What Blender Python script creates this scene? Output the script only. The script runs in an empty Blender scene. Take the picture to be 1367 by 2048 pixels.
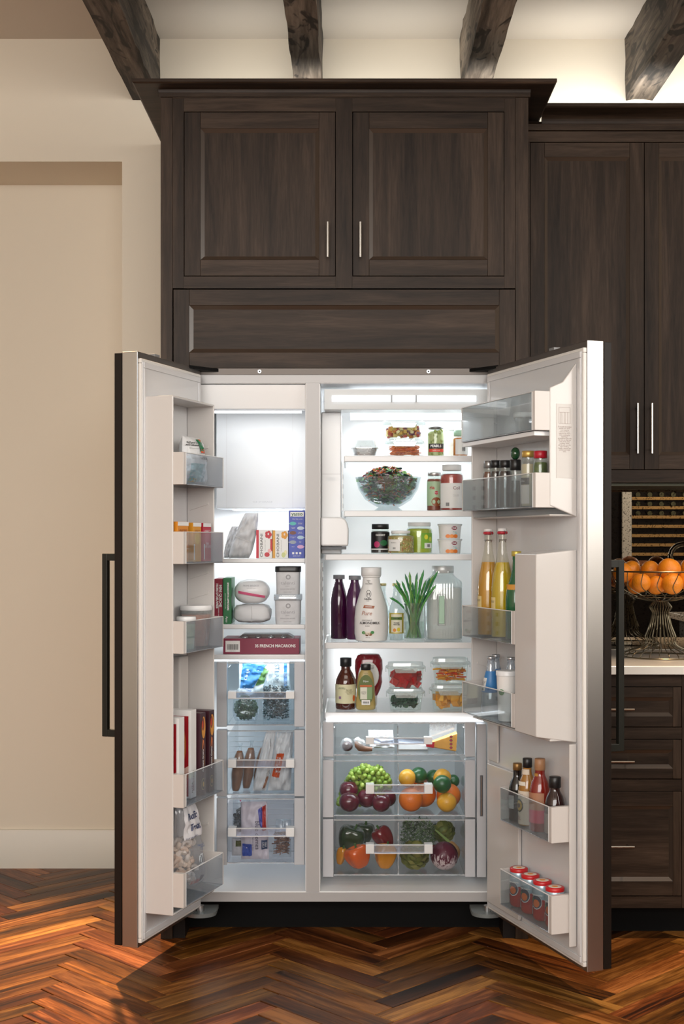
import bpy, bmesh, math, random
from mathutils import Matrix, Vector, noise
PI = math.pi
R = random.Random(7)
SC = bpy.context.scene
COL = SC.collection
# ---------------------------------------------------------------- camera, light, exposure
F, D, H, CX, CY = 2620.5, 4.35, 1.3247, 705.0, 1080.0      # focal length in pixels, distance to the cabinet face, eye height
cam_d = bpy.data.cameras.new('camera')
cam = bpy.data.objects.new('camera', cam_d)
COL.objects.link(cam)
cam.location = (0, -D, H)
cam.rotation_euler = (PI/2, 0, 0)
cam_d.sensor_fit = 'VERTICAL'
cam_d.sensor_height = 36
cam_d.lens = 36*F/2048
cam_d.shift_x = (683.5-CX)/2048
cam_d.shift_y = (CY-1024)/2048
cam_d.clip_start = 0.05
SC.camera = cam
SC.view_settings.view_transform = 'Standard'
SC.view_settings.look = 'None'
SC.view_settings.gamma = 1
SC.view_settings.use_curve_mapping = False
SC.view_settings.exposure = 0.0
cy = SC.cycles
cy.max_bounces = 10
cy.diffuse_bounces = 4
cy.glossy_bounces = 4
cy.transmission_bounces = 6
cy.transparent_max_bounces = 28
cy.caustics_reflective = False
cy.caustics_refractive = False
cy.sample_clamp_indirect = 4.0
cy.use_denoising = True
wd = bpy.data.worlds.new('world')
SC.world = wd
wd.use_nodes = True
wd.node_tree.nodes['Background'].inputs[0].default_value = (0.9, 0.93, 1.0, 1)
wd.node_tree.nodes['Background'].inputs[1].default_value = 0.3

def lamp(name, loc, target, size, power, col, size_y=None, kind='AREA', spot=None, blend=0.3, spread=None):
    l = bpy.data.lights.new(name, kind)
    l.energy = power
    l.color = col
    if kind == 'AREA':
        l.shape = 'RECTANGLE'
        l.size = size
        l.size_y = size_y or size
        if spread: l.spread = spread
    else:
        l.shadow_soft_size = size
    if kind == 'SPOT':
        l.spot_size = spot
        l.spot_blend = blend
    o = bpy.data.objects.new(name, l)
    o.location = loc
    o.rotation_euler = (Vector(target)-Vector(loc)).to_track_quat('-Z', 'Y').to_euler()
    COL.objects.link(o)
    return o
WARM = (1.0, 0.80, 0.60)
NEUT = (1.0, 0.93, 0.84)
COOL = (0.95, 0.98, 1.0)
# room: window daylight on the right, added fill behind the camera and overhead, one warm downlight on the left
lamp('soft_fill_light', (3.45, -2.7, 2.1), (0.0, -2.5, 1.7), 2.2, 95, (1.0, 0.97, 0.92), 1.8)
lamp('soft_fill_light', (-0.3, -6.1, 2.15), (0.0, 0.3, 1.7), 5.0, 225, (1.0, 0.98, 0.955), 2.0)  # unseen frontal fill added behind the camera to brighten the open refrigerator
lamp('ceiling_fill_light', (0.2, -2.9, 3.15), (0.2, -2.9, 0), 2.6, 45, NEUT, 1.6)  # soft overhead fill added for the room, no fixture is modelled
lamp('cove_light', (0.0, 0.36, 2.86), (0.0, 0.60, 3.2), 1.1, 2.2, (1.0, 0.98, 0.93), 0.05)
lamp('cove_light', (1.25, 0.42, 2.87), (1.25, 0.62, 3.2), 1.1, 4.0, (1.0, 0.98, 0.93), 0.05)
lamp('warm_downlight', (-0.95, 0.28, 3.15), (-1.22, -0.72, 0), 0.03, 1300, (1.0, 0.70, 0.45), kind='SPOT', spot=math.radians(46), blend=0.8)
lamp('warm_downlight', (1.35, -0.25, 3.15), (1.35, -0.55, 0), 0.05, 330, (1.0, 0.72, 0.48), kind='SPOT', spot=math.radians(50), blend=0.9)
# refrigerator LED strips (all but the two added side fills sit in the lamp housings modelled below)
lamp('freezer_top_led', (-0.35, 0.16, 1.762), (-0.35, 0.22, 0), 0.34, 0.32, COOL, 0.06)
lamp('freezer_shelf_led', (-0.35, 0.40, 1.428), (-0.35, 0.40, 0), 0.34, 1.0, COOL, 0.10)
lamp('freezer_drawer_led', (-0.35, 0.20, 0.900), (-0.35, 0.22, 0), 0.34, 0.55, COOL, 0.10)
lamp('fridge_top_led', (0.20, 0.26, 1.752), (0.20, 0.28, 0), 0.50, 2.1, COOL, 0.14)
lamp('fridge_side_fill', (-0.100, 0.44, 0.98), (0.2, 0.44, 0.98), 0.02, 1.35, COOL, 0.42)  # added side fill that brightens the lower shelves, no strip is built here
lamp('freezer_side_fill', (-0.535, 0.50, 0.50), (0.2, 0.46, 0.50), 0.02, 0.35, COOL, 0.46)  # same kind of added fill, for the dim freezer drawers
lamp('fridge_drawer_led', (0.17, 0.12, 0.696), (0.17, 0.16, 0), 0.48, 1.1, COOL, 0.05)

# ---------------------------------------------------------------- helpers
def hx(h):
    h = h.lstrip('#')
    c = [int(h[i:i+2], 16)/255 for i in (0, 2, 4)]
    return tuple(x/12.92 if x <= 0.04045 else ((x+0.055)/1.055)**2.4 for x in c)
def wx(px, y): return (px-CX)*(D+y)/F
def wz(py, y): return H-(py-CY)*(D+y)/F
def mpx(y): return (D+y)/F                                  # metres that one photo pixel spans at depth y

MATS = {}
def newmat(name):
    m = bpy.data.materials.new(name)
    m.use_nodes = True
    m.node_tree.nodes.clear()
    return m, m.node_tree.nodes, m.node_tree.links
def M(col, rough=0.5, metal=0.0, bump=0, bscale=60, coat=0, emis=None, spec=0.5, sub=0, trans=0, var=0, vscale=8, aniso=0):
    if isinstance(col, str): col = hx(col)
    key = (tuple(round(c, 4) for c in col), rough, metal, bump, bscale, coat, emis, spec, sub, trans, var, vscale, aniso)
    if key in MATS: return MATS[key]
    m, N, L = newmat('mat')
    out = N.new('ShaderNodeOutputMaterial')
    b = N.new('ShaderNodeBsdfPrincipled')
    L.new(b.outputs[0], out.inputs[0])
    b.inputs['Base Color'].default_value = (*col, 1)
    b.inputs['Roughness'].default_value = rough
    b.inputs['Metallic'].default_value = metal
    b.inputs['Coat Weight'].default_value = coat
    b.inputs['Specular IOR Level'].default_value = spec
    if sub:
        b.inputs['Subsurface Weight'].default_value = sub
        b.inputs['Subsurface Radius'].default_value = (0.01, 0.008, 0.005)
        b.inputs['Subsurface Scale'].default_value = 0.5
    b.inputs['Transmission Weight'].default_value = trans
    if emis:
        b.inputs['Emission Color'].default_value = (*COOL, 1)
        b.inputs['Emission Strength'].default_value = emis
    if bump or var:
        tc = N.new('ShaderNodeTexCoord')
    if bump:
        n = N.new('ShaderNodeTexNoise')
        n.inputs['Scale'].default_value = bscale
        n.inputs['Detail'].default_value = 3
        bp = N.new('ShaderNodeBump')
        bp.inputs['Strength'].default_value = bump
        bp.inputs['Distance'].default_value = 0.002
        L.new(tc.outputs['Object'], n.inputs['Vector'])
        L.new(n.outputs['Fac'], bp.inputs['Height'])
        L.new(bp.outputs[0], b.inputs['Normal'])
    if var:
        n = N.new('ShaderNodeTexNoise')
        n.inputs['Scale'].default_value = vscale
        n.inputs['Detail'].default_value = 4
        L.new(tc.outputs['Object'], n.inputs['Vector'])
        h = N.new('ShaderNodeHueSaturation')
        mp = N.new('ShaderNodeMapRange')
        mp.inputs[1].default_value = 0.3; mp.inputs[2].default_value = 0.7
        mp.inputs[3].default_value = 1-var; mp.inputs[4].default_value = 1+var
        L.new(n.outputs['Fac'], mp.inputs[0])
        L.new(mp.outputs[0], h.inputs['Value'])
        h.inputs['Color'].default_value = (*col, 1)
        L.new(h.outputs[0], b.inputs['Base Color'])
    MATS[key] = m
    return m
def clear(tint='#ffffff', milk=0.04, base=0.05, key=None, rough=0.02):
    k = ('clear', tint, milk, base, rough)
    if k in MATS: return MATS[k]
    m, N, L = newmat('clear')
    out = N.new('ShaderNodeOutputMaterial')
    tr = N.new('ShaderNodeBsdfTransparent'); tr.inputs[0].default_value = (*hx(tint), 1)
    gl = N.new('ShaderNodeBsdfGlossy'); gl.inputs['Roughness'].default_value = rough
    df = N.new('ShaderNodeBsdfDiffuse'); df.inputs[0].default_value = (*hx(tint), 1)
    m1 = N.new('ShaderNodeMixShader'); m1.inputs[0].default_value = milk
    L.new(tr.outputs[0], m1.inputs[1]); L.new(df.outputs[0], m1.inputs[2])
    lw = N.new('ShaderNodeLayerWeight'); lw.inputs[0].default_value = 0.5
    pw = N.new('ShaderNodeMath'); pw.operation = 'POWER'; pw.inputs[1].default_value = 3.5
    L.new(lw.outputs['Facing'], pw.inputs[0])
    mr = N.new('ShaderNodeMapRange'); mr.inputs[3].default_value = base; mr.inputs[4].default_value = 0.45
    L.new(pw.outputs[0], mr.inputs[0])
    m2 = N.new('ShaderNodeMixShader')
    L.new(mr.outputs[0], m2.inputs[0]); L.new(m1.outputs[0], m2.inputs[1]); L.new(gl.outputs[0], m2.inputs[2])
    L.new(m2.outputs[0], out.inputs[0])
    MATS[k] = m
    return m
def wood(name, dark, mid, light, axis, scale=1.0, rough=0.38, spec=0.5, rot=None, uv=False, bump=0.15, big=False):
    """timber: noise stretched along one axis, broken by slow warps; uv=True reads metres along the plank from the UV map"""
    m, N, L = newmat(name)
    out = N.new('ShaderNodeOutputMaterial'); b = N.new('ShaderNodeBsdfPrincipled'); L.new(b.outputs[0], out.inputs[0])
    tc = N.new('ShaderNodeTexCoord')
    mp = N.new('ShaderNodeMapping')
    st = [1.0, 1.0, 1.0]; st['xyz'.index(axis)] = 0.07
    mp.inputs['Scale'].default_value = st
    if uv:
        at = N.new('ShaderNodeUVMap'); L.new(at.outputs[0], mp.inputs['Vector'])
    else: L.new(tc.outputs['Object'], mp.inputs['Vector'])
    n0 = N.new('ShaderNodeTexNoise'); n0.inputs['Scale'].default_value = 9*scale; n0.inputs['Detail'].default_value = 3
    L.new(mp.outputs[0], n0.inputs['Vector'])
    n1 = N.new('ShaderNodeTexNoise'); n1.inputs['Scale'].default_value = (30 if big else 46)*scale; n1.inputs['Detail'].default_value = 6
    n1.inputs['Roughness'].default_value = 0.65; n1.inputs['Distortion'].default_value = 1.6 if big else 0.5
    L.new(mp.outputs[0], n1.inputs['Vector'])
    n2 = N.new('ShaderNodeTexNoise'); n2.inputs['Scale'].default_value = 300*scale; n2.inputs['Detail'].default_value = 2
    L.new(mp.outputs[0], n2.inputs['Vector'])
    a = N.new('ShaderNodeMath'); a.operation = 'MULTIPLY_ADD'; a.inputs[1].default_value = 0.45; 
    L.new(n0.outputs['Fac'], a.inputs[0]); 
    a2 = N.new('ShaderNodeMath'); a2.operation = 'MULTIPLY'; a2.inputs[1].default_value = 0.42; L.new(n1.outputs['Fac'], a2.inputs[0]); L.new(a2.outputs[0], a.inputs[2])
    a3 = N.new('ShaderNodeMath'); a3.operation = 'MULTIPLY_ADD'; a3.inputs[1].default_value = 0.13; L.new(n2.outputs['Fac'], a3.inputs[0]); L.new(a.outputs[0], a3.inputs[2])
    cr = N.new('ShaderNodeValToRGB'); e = cr.color_ramp.elements
    e[0].position = 0.36 if not big else 0.40; e[0].color = (*dark, 1)
    e[1].position = 0.66 if not big else 0.62; e[1].color = (*light, 1)
    k = e.new(0.50); k.color = (*mid, 1)
    L.new(a3.outputs[0], cr.inputs[0])
    col = cr.outputs[0]
    if bump > 0.5:      # dark axe scars and stains in hewn timber
        mq = N.new('ShaderNodeMapping'); mq.inputs['Scale'].default_value = (1, 0.35, 1); L.new(tc.outputs['Object'], mq.inputs['Vector'])
        ns = N.new('ShaderNodeTexNoise'); ns.inputs['Scale'].default_value = 11; ns.inputs['Detail'].default_value = 2.5; ns.inputs['Distortion'].default_value = 2.2; L.new(mq.outputs[0], ns.inputs['Vector'])
        rs = N.new('ShaderNodeMapRange'); rs.inputs[1].default_value = 0.53; rs.inputs[2].default_value = 0.60; rs.inputs[3].default_value = 0.0; rs.inputs[4].default_value = 0.85; L.new(ns.outputs['Fac'], rs.inputs[0])
        mx = N.new('ShaderNodeMix'); mx.data_type = 'RGBA'; L.new(rs.outputs[0], mx.inputs[0]); L.new(col, mx.inputs[6]); mx.inputs[7].default_value = (0.012, 0.009, 0.007, 1)
        col = mx.outputs[2]
    if uv:
        va = N.new('ShaderNodeVertexColor'); va.layer_name = 'tone'
        sp = N.new('ShaderNodeSeparateColor'); L.new(va.outputs[0], sp.inputs[0])
        h = N.new('ShaderNodeHueSaturation'); L.new(col, h.inputs['Color']); h.inputs['Saturation'].default_value = 1.1
        r1 = N.new('ShaderNodeMapRange'); r1.inputs[3].default_value = 0.35; r1.inputs[4].default_value = 1.55; L.new(sp.outputs[0], r1.inputs[0]); L.new(r1.outputs[0], h.inputs['Value'])
        r2 = N.new('ShaderNodeMapRange'); r2.inputs[3].default_value = 0.488; r2.inputs[4].default_value = 0.515; L.new(sp.outputs[1], r2.inputs[0]); L.new(r2.outputs[0], h.inputs['Hue'])
        col = h.outputs[0]
    L.new(col, b.inputs['Base Color'])
    b.inputs['Roughness'].default_value = rough; b.inputs['Specular IOR Level'].default_value = spec
    bp = N.new('ShaderNodeBump'); bp.inputs['Strength'].default_value = bump; bp.inputs['Distance'].default_value = 0.001
    L.new(n1.outputs['Fac'], bp.inputs['Height']); L.new(bp.outputs[0], b.inputs['Normal'])
    return m
def grid_mat(): pass

OFF = {}
def smooth(P, k=3):
    """Catmull-Rom through a list of tuples"""
    out = []; n = len(P)
    for i in range(n-1):
        p0, p1, p2, p3 = P[max(0, i-1)], P[i], P[i+1], P[min(n-1, i+2)]
        for j in range(k):
            t = j/k
            out.append(tuple(0.5*((2*b)+(-a+c)*t+(2*a-5*b+4*c-d)*t*t+(-a+3*b-3*c+d)*t**3) for a, b, c, d in zip(p0, p1, p2, p3)))
    out.append(tuple(P[-1])); return out
class MB:
    """collects shapes, links them as ONE mesh object"""
    def __init__(s):
        s.v = []; s.f = []; s.fm = []; s.mats = []; s.uv = None; s.tone = None
    def mi(s, m):
        if m not in s.mats: s.mats.append(m)
        return s.mats.index(m)
    def add(s, vs, fs, m):
        n = len(s.v); k = s.mi(m)
        s.v.extend([tuple(p) for p in vs])
        for f in fs:
            s.f.append(tuple(i+n for i in f)); s.fm.append(k)
        return s
    def box(s, x0, x1, y0, y1, z0, z1, m):
        if x0 > x1: x0, x1 = x1, x0
        if y0 > y1: y0, y1 = y1, y0
        if z0 > z1: z0, z1 = z1, z0
        return s.add([(x0,y0,z0),(x1,y0,z0),(x1,y1,z0),(x0,y1,z0),(x0,y0,z1),(x1,y0,z1),(x1,y1,z1),(x0,y1,z1)],
                     [(0,3,2,1),(4,5,6,7),(0,1,5,4),(1,2,6,5),(2,3,7,6),(3,0,4,7)], m)
    def hexa(s, pts, m):      # eight corners, bottom ring then top ring
        return s.add(pts, [(0,3,2,1),(4,5,6,7),(0,1,5,4),(1,2,6,5),(2,3,7,6),(3,0,4,7)], m)
    def lathe(s, prof, m, c=(0,0,0), seg=24, sx=1, sy=1, pw=2.0, tilt=None, cap=True, fn=None):
        vs = []; fs = []; n = len(prof)
        for r, z in prof:
            for i in range(seg):
                a = 2*PI*i/seg; ca, sa = math.cos(a), math.sin(a)
                if pw != 2.0:
                    k = (abs(ca)**pw+abs(sa)**pw)**(-1/pw)
                else: k = 1
                x, y, zz = r*k*ca*sx, r*k*sa*sy, z
                if fn: x, y, zz = fn(x, y, zz, a)
                p = Vector((x, y, zz))
                if tilt is not None: p = tilt @ p
                vs.append((c[0]+p.x, c[1]+p.y, c[2]+p.z))
        for j in range(n-1):
            for i in range(seg):
                k = (i+1) % seg
                fs.append((j*seg+i, j*seg+k, (j+1)*seg+k, (j+1)*seg+i))
        if cap:
            if prof[0][0] > 1e-5: fs.append(tuple(range(seg))[::-1])
            if prof[-1][0] > 1e-5: fs.append(tuple((n-1)*seg+i for i in range(seg)))
        return s.add(vs, fs, m)
    def ball(s, c, r, m, seg=20, rings=12, fn=None, tilt=None):
        if not isinstance(r, (tuple, list)): r = (r, r, r)
        vs = []; fs = []
        for j in range(rings+1):
            t = PI*j/rings
            for i in range(seg):
                a = 2*PI*i/seg
                p = Vector((math.sin(t)*math.cos(a), math.sin(t)*math.sin(a), math.cos(t)))
                q = fn(p, a, t) if fn else p
                q = Vector((q[0]*r[0], q[1]*r[1], q[2]*r[2]))
                if tilt is not None: q = tilt @ q
                vs.append((c[0]+q.x, c[1]+q.y, c[2]+q.z))
        for j in range(rings):
            for i in range(seg):
                k = (i+1) % seg
                fs.append((j*seg+i, (j+1)*seg+i, (j+1)*seg+k, j*seg+k))
        return s.add(vs, fs, m)
    def tube(s, pts, r, m, seg=7, closed=False):
        P = [Vector(p) for p in pts]; n = len(P); vs = []; fs = []
        up = Vector((0.13, 0.21, 0.97)).normalized()
        for i in range(n):
            a = P[(i-1) % n] if (closed or i > 0) else P[i]
            b = P[(i+1) % n] if (closed or i < n-1) else P[i]
            t = (b-a).normalized() if (b-a).length > 1e-9 else Vector((0, 0, 1))
            u = t.cross(up)
            if u.length < 0.05: u = t.cross(Vector((1, 0, 0)))
            u.normalize(); w = t.cross(u)
            rr = r[i] if isinstance(r, (list, tuple)) else r
            for k in range(seg):
                an = 2*PI*k/seg
                q = P[i]+u*math.cos(an)*rr+w*math.sin(an)*rr
                vs.append(tuple(q))
        for i in range(n if closed else n-1):
            j = (i+1) % n
            for k in range(seg):
                l = (k+1) % seg
                fs.append((i*seg+k, i*seg+l, j*seg+l, j*seg+k))
        if not closed:
            fs.append(tuple(range(seg))[::-1]); fs.append(tuple((n-1)*seg+k for k in range(seg)))
        return s.add(vs, fs, m)
    def prism(s, poly, a0, a1, m, axis='y'):
        n = len(poly)
        def pt(p, a):
            return {'y': (p[0], a, p[1]), 'x': (a, p[0], p[1]), 'z': (p[0], p[1], a)}[axis]
        vs = [pt(p, a0) for p in poly]+[pt(p, a1) for p in poly]
        fs = [tuple(range(n)), tuple(range(n, 2*n))[::-1]]+[(i, (i+1) % n, n+(i+1) % n, n+i) for i in range(n)]
        return s.add(vs, fs, m)
    def ring(s, o, i, yo, yi, m):    # sloping bead between two upright rectangles (x0,x1,z0,z1)
        A = [(o[0],yo,o[2]),(o[1],yo,o[2]),(o[1],yo,o[3]),(o[0],yo,o[3])]
        B = [(i[0],yi,i[2]),(i[1],yi,i[2]),(i[1],yi,i[3]),(i[0],yi,i[3])]
        return s.add(A+B, [(k, (k+1) % 4, 4+(k+1) % 4, 4+k) for k in range(4)], m)
    def patch(s, rad, a0, a1, z0, z1, m, c=(0,0), n=10, sx=1, sy=1, z=None):    # curved label, angle 0 faces -y
        vs = []; fs = []
        for i in range(n+1):
            a = a0+(a1-a0)*i/n
            x, y = c[0]+rad*math.sin(a)*sx, c[1]-rad*math.cos(a)*sy
            vs += [(x, y, z0), (x, y, z1)]
        for i in range(n): fs.append((2*i, 2*i+2, 2*i+3, 2*i+1))
        return s.add(vs, fs, m)
    def build(s, name, parent=None, bev=0, kind=None, loc=None, rotz=0, label=None, angle=38, seg=2, fix=True, group=None, cat=None, rot=None):
        me = bpy.data.meshes.new(name)
        me.from_pydata(s.v, [], s.f)
        for m in s.mats: me.materials.append(m)
        me.polygons.foreach_set('material_index', s.fm)
        me.polygons.foreach_set('use_smooth', [True]*len(s.f))
        if fix:
            bm = bmesh.new(); bm.from_mesh(me); bmesh.ops.recalc_face_normals(bm, faces=bm.faces); bm.to_mesh(me); bm.free()
        if not bev: me.set_sharp_from_angle(angle=math.radians(angle))
        if s.uv:
            ul = me.uv_layers.new(name='UVMap'); 
            for i, l in enumerate(me.loops): ul.data[i].uv = s.uv[l.vertex_index]
        if s.tone:
            ca = me.color_attributes.new('tone', 'FLOAT_COLOR', 'POINT')
            for i, c in enumerate(s.tone): ca.data[i].color = c
        o = bpy.data.objects.new(name, me)
        COL.objects.link(o)
        if parent is not None:
            o.parent = parent
            if parent.name in OFF and loc is None: o.location = -OFF[parent.name]
        if loc is not None: o.location = loc
        if rotz: o.rotation_euler.z = rotz
        if rot: o.rotation_euler = rot
        if bev:
            b = o.modifiers.new('bevel', 'BEVEL'); b.width = bev; b.segments = seg; b.limit_method = 'ANGLE'; b.harden_normals = True
        tag(o, label, cat, group, kind)
        return o
def tag(o, label=None, cat=None, group=None, kind=None):
    if label: o['label'] = label
    if cat: o['category'] = cat
    if group: o['group'] = group
    if kind: o['kind'] = kind
    return o
def thing(name, label, cat, loc=(0,0,0), rotz=0, group=None, world=False):
    o = bpy.data.objects.new(name, None)
    o.empty_display_size = 0.05
    COL.objects.link(o)
    o.location = loc; o.rotation_euler.z = rotz
    tag(o, label, cat, group)
    if world: OFF[o.name] = Vector(loc)
    return o
def text(body, size, m, parent, loc=(0,0,0), wrap=0, turn=0, name='lettering', fn=None, rotz=0, sx=1.0, bold=0, align='CENTER', skew=0, world=False):
    """flat print: letters stand on the -y side of the parent; wrap bends them round a radius; turn spins them in the label's plane"""
    cu = bpy.data.curves.new('t', 'FONT'); cu.body = body; cu.size = size; cu.align_x = align; cu.align_y = 'CENTER'
    cu.resolution_u = 2; cu.offset = bold; cu.space_line = 0.9
    to = bpy.data.objects.new('t', cu)
    me = bpy.data.meshes.new_from_object(to)
    bpy.data.objects.remove(to)
    ct, st = math.cos(turn), math.sin(turn)
    for v in me.vertices:
        x, z = v.co.x*sx+v.co.y*skew, v.co.y
        x, z = x*ct-z*st, x*st+z*ct
        if fn: v.co = Vector(fn(x, z))+Vector((0, -0.0016, 0))
        elif wrap:
            a = (x+loc[0])/wrap
            v.co = (wrap*math.sin(a), loc[1]-wrap*math.cos(a), z+loc[2])
        else: v.co = (x, 0, z)
    me.materials.clear(); me.materials.append(m)
    me.name = name
    o = bpy.data.objects.new(name, me)
    COL.objects.link(o)
    o.parent = parent
    if not wrap and not fn:
        o.location = Vector(loc) - (OFF[parent.name] if (world and parent.name in OFF) else Vector((0,0,0)))
        o.rotation_euler.z = rotz
    return o
# ---------------------------------------------------------------- materials shared by the room
WALL = M((0.74, 0.668, 0.550), 0.75, bump=0.05, bscale=250)
CEIL = M((0.66, 0.60, 0.52), 0.85)
TRIM = M((0.68, 0.645, 0.57), 0.4)
CW_V = wood('walnut_upright_grain', (0.011, 0.0066, 0.0042), (0.031, 0.0195, 0.0128), (0.072, 0.046, 0.031), 'z', 0.9, 0.42, 0.16)
CW_H = wood('walnut_level_grain', (0.011, 0.0066, 0.0042), (0.031, 0.0195, 0.0128), (0.072, 0.046, 0.031), 'x', 0.9, 0.42, 0.16)
BEADM = M((0.045, 0.030, 0.021), 0.30, spec=0.6)
DARKW = M((0.012, 0.009, 0.008), 0.6, spec=0.15)
BLACK = M((0.004, 0.004, 0.004), 0.6, spec=0.12)
BLK = M((0.008, 0.008, 0.009), 0.35)
STEEL = M((0.47, 0.455, 0.44), 0.32, 1.0)
STEELB = M((0.55, 0.56, 0.57), 0.28, 1.0)
NICKEL = M((0.42, 0.40, 0.37), 0.22, 1.0)
HND = M((0.014, 0.014, 0.011), 0.35, 0.0, spec=0.3)
WHITE = M((0.80, 0.81, 0.82), 0.22)
WHITEG = M((0.64, 0.64, 0.65), 0.12)
GREYP = M((0.60, 0.60, 0.61), 0.3)
CLR = clear('#fafcfe', 0.05, 0.06)
CLRG = clear('#e6eef2', 0.10, 0.08)
GLASS = clear('#f4f9f7', 0.03, 0.07)
INK = M((0.02, 0.02, 0.022), 0.5)

# ---------------------------------------------------------------- room shell
def struct(name, mb, **k): return mb.build(name, kind='structure', **k)
XL, XR, YB = -3.2, 3.5, -6.2
ZC = 3.225
m = MB(); m.box(XL, XR, YB, 1.1, -0.10, -0.0135, M((0.02, 0.012, 0.008), 0.8)); floor = struct('floor', m)
m = MB()
m.box(-0.8743, XR, 0.62, 0.80, 0, ZC+0.1, WALL)
m.box(XL, -0.8743, 0.62, 0.80, 2.760, ZC+0.1, WALL)
m.box(XL, -0.86, 0.80, 0.95, 2.760, 2.86, WALL)
struct('wall_back', m)
m = MB(); m.box(XL, -0.70, 0.95, 1.10, 0, 2.86, WALL); struct('wall_recess', m)
m = MB(); m.box(-0.8743, -0.80, 0.80, 0.95, 0, 2.76, WALL); struct('wall_jamb', m)
m = MB(); m.box(XL-0.1, XL, YB, 1.1, 0, ZC+0.1, WALL); struct('wall_left', m)
m = MB(); m.box(XR, XR+0.1, YB, 0.62, 0, ZC+0.1, WALL); struct('wall_right', m)
m = MB(); m.box(XL, XR, YB-0.1, YB, 0, ZC+0.1, WALL); struct('wall_front', m)
m = MB(); m.box(XL-0.1, XR+0.1, YB-0.1, 0.62, ZC, ZC+0.1, CEIL); struct('ceiling', m)
m = MB(); m.prism([(0.95, 0), (0.95, 0.155), (0.938, 0.155), (0.934, 0.148), (0.934, 0)], XL, -0.8743, TRIM, 'x'); struct('baseboard_recess', m)
m = MB(); m.prism([(0.62, 0), (0.62, 0.155), (0.608, 0.155), (0.604, 0.148), (0.604, 0)], -0.8743, -0.6345, TRIM, 'x'); struct('baseboard_back', m)

# herringbone planks, each one a part of the floor
PL, PW = 0.463, 0.0765
OAK = wood('acacia_plank', (0.016, 0.006, 0.003), (0.115, 0.042, 0.016), (0.36, 0.160, 0.066), 'x', 0.8, 0.36, 0.2, uv=True, bump=0.12, big=True)
def plank_shape(mb, a0, a1, b0, b1, along, rr):
    X0, Y0 = 0.114, -0.313
    g = 0.0006; c = 0.0012
    s2 = math.sqrt(0.5)
    def w(a, b, z): return (X0+(a-b)*s2, Y0+(a+b)*s2, z)
    vs = []
    for z, q in ((-0.013, g), (-c, g), (0.0, g+c)):
        vs += [w(a0+q, b0+q, z), w(a1-q, b0+q, z), w(a1-q, b1-q, z), w(a0+q, b1-q, z)]
    fs = [(8, 9, 10, 11)]+[(k+4*j, (k+1) % 4+4*j, (k+1) % 4+4*j+4, k+4*j+4) for j in (0, 1) for k in range(4)]
    n = len(mb.v)
    mb.add(vs, fs, OAK)
    mb.uv = (mb.uv or []); mb.tone = (mb.tone or [])
    ou, ov = rr.random()*90, rr.random()*90
    tn = (min(1, max(0, rr.gauss(0.5, 0.24))), rr.random(), 0, 1)
    for i, (x, y) in enumerate([(a0, b0), (a1, b0), (a1, b1), (a0, b1)]*3):
        u, v = (x-a0, y-b0) if along == 'a' else (y-b0, x-a0)
        mb.uv.append((u+ou, v+ov)); mb.tone.append(tn)
rest = MB(); rr = random.Random(11)
for i in range(-60, 14):
    for k in range(-5, 6):
        for kind in 'ab':
            sh = 2*PL*k
            # strips repeat by (2L, 0); a step of (W, W) moves along the column
            a, b = i*PW+sh/1.0, i*PW
            # keep the strip near the room: shift back along the column by whole steps
            st = -round(sh/2/PW)
            a += st*PW; b += st*PW
            if kind == 'a': q = (a, a+PL, b, b+PW)
            else: q = (a-PW, a, b, b+PL)
            ca, cb = (q[0]+q[1])/2, (q[2]+q[3])/2
            x, y = 0.114+(ca-cb)*math.sqrt(0.5), -0.313+(ca+cb)*math.sqrt(0.5)
            if x < XL+0.2 or x > XR-0.2 or y < YB+0.2 or y > 1.2: continue
            if x > -0.80 and y > 0.6: continue
            if -0.6 < x and y > 0.32: continue
            d = D+y
            if d > 2.9 and abs(x) < 1.75 and y > -1.05 and (x/d*F+CX) > -180 and (x/d*F+CX) < 1560 and CY+H*F/d < 2140:
                p = MB(); plank_shape(p, *q, kind, rr); p.build('plank', parent=floor, fix=False, angle=20)
            else: plank_shape(rest, *q, kind, rr)
rest.build('planking', parent=floor, kind='stuff', fix=False, angle=20)

# rough-hewn ceiling beams
BEAM = wood('hewn_beam', (0.016, 0.012, 0.009), (0.13, 0.10, 0.075), (0.34, 0.28, 0.22), 'y', 0.42, 0.75, bump=0.9, big=True)
def beam(x0, x1, label, seed):
    r = random.Random(seed); mb = MB(); n = 90; vs = []; fs = []
    zt, zb = ZC-0.0005, 2.9936
    sec = [(0, 0), (0.33, 0), (0.66, 0), (1, 0), (1, 0.33), (1, 0.66), (1, 1), (0, 1), (0, 0.66), (0, 0.33)]
    for i in range(n+1):
        y = 0.619-(5.6)*i/n
        for j, (u, v) in enumerate(sec):
            x, z = x0+(x1-x0)*u, zb+(zt-zb)*v
            k = 0.006*noise.noise(Vector((j*1.7+seed, y*5.5, seed)))+0.004*noise.noise(Vector((j*3.1, y*17, seed+4)))
            if u == 0: x -= k
            if u == 1: x += k
            if v == 0: z += k
            vs.append((x, y, z))
    m_ = len(sec)
    for i in range(n):
        for j in range(m_):
            l = (j+1) % m_
            fs.append((i*m_+j, i*m_+l, (i+1)*m_+l, (i+1)*m_+j))
    fs += [tuple(range(m_)), tuple(n*m_+k for k in range(m_))]
    mb.add(vs, fs, BEAM)
    # adze scars: shallow dark gouges cut as small dents with raised lips
    o = mb.build('ceiling_beam', angle=30, label=label, cat='beam', group='rough ceiling beams')
    return o
beam(-0.8345, -0.730, 'rough-hewn dark wooden ceiling beam, leftmost of the four, above the crown corner', 1)
beam(-0.214, -0.113, 'rough-hewn dark wooden ceiling beam above the left upper cabinet door, second from left', 2)
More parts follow.
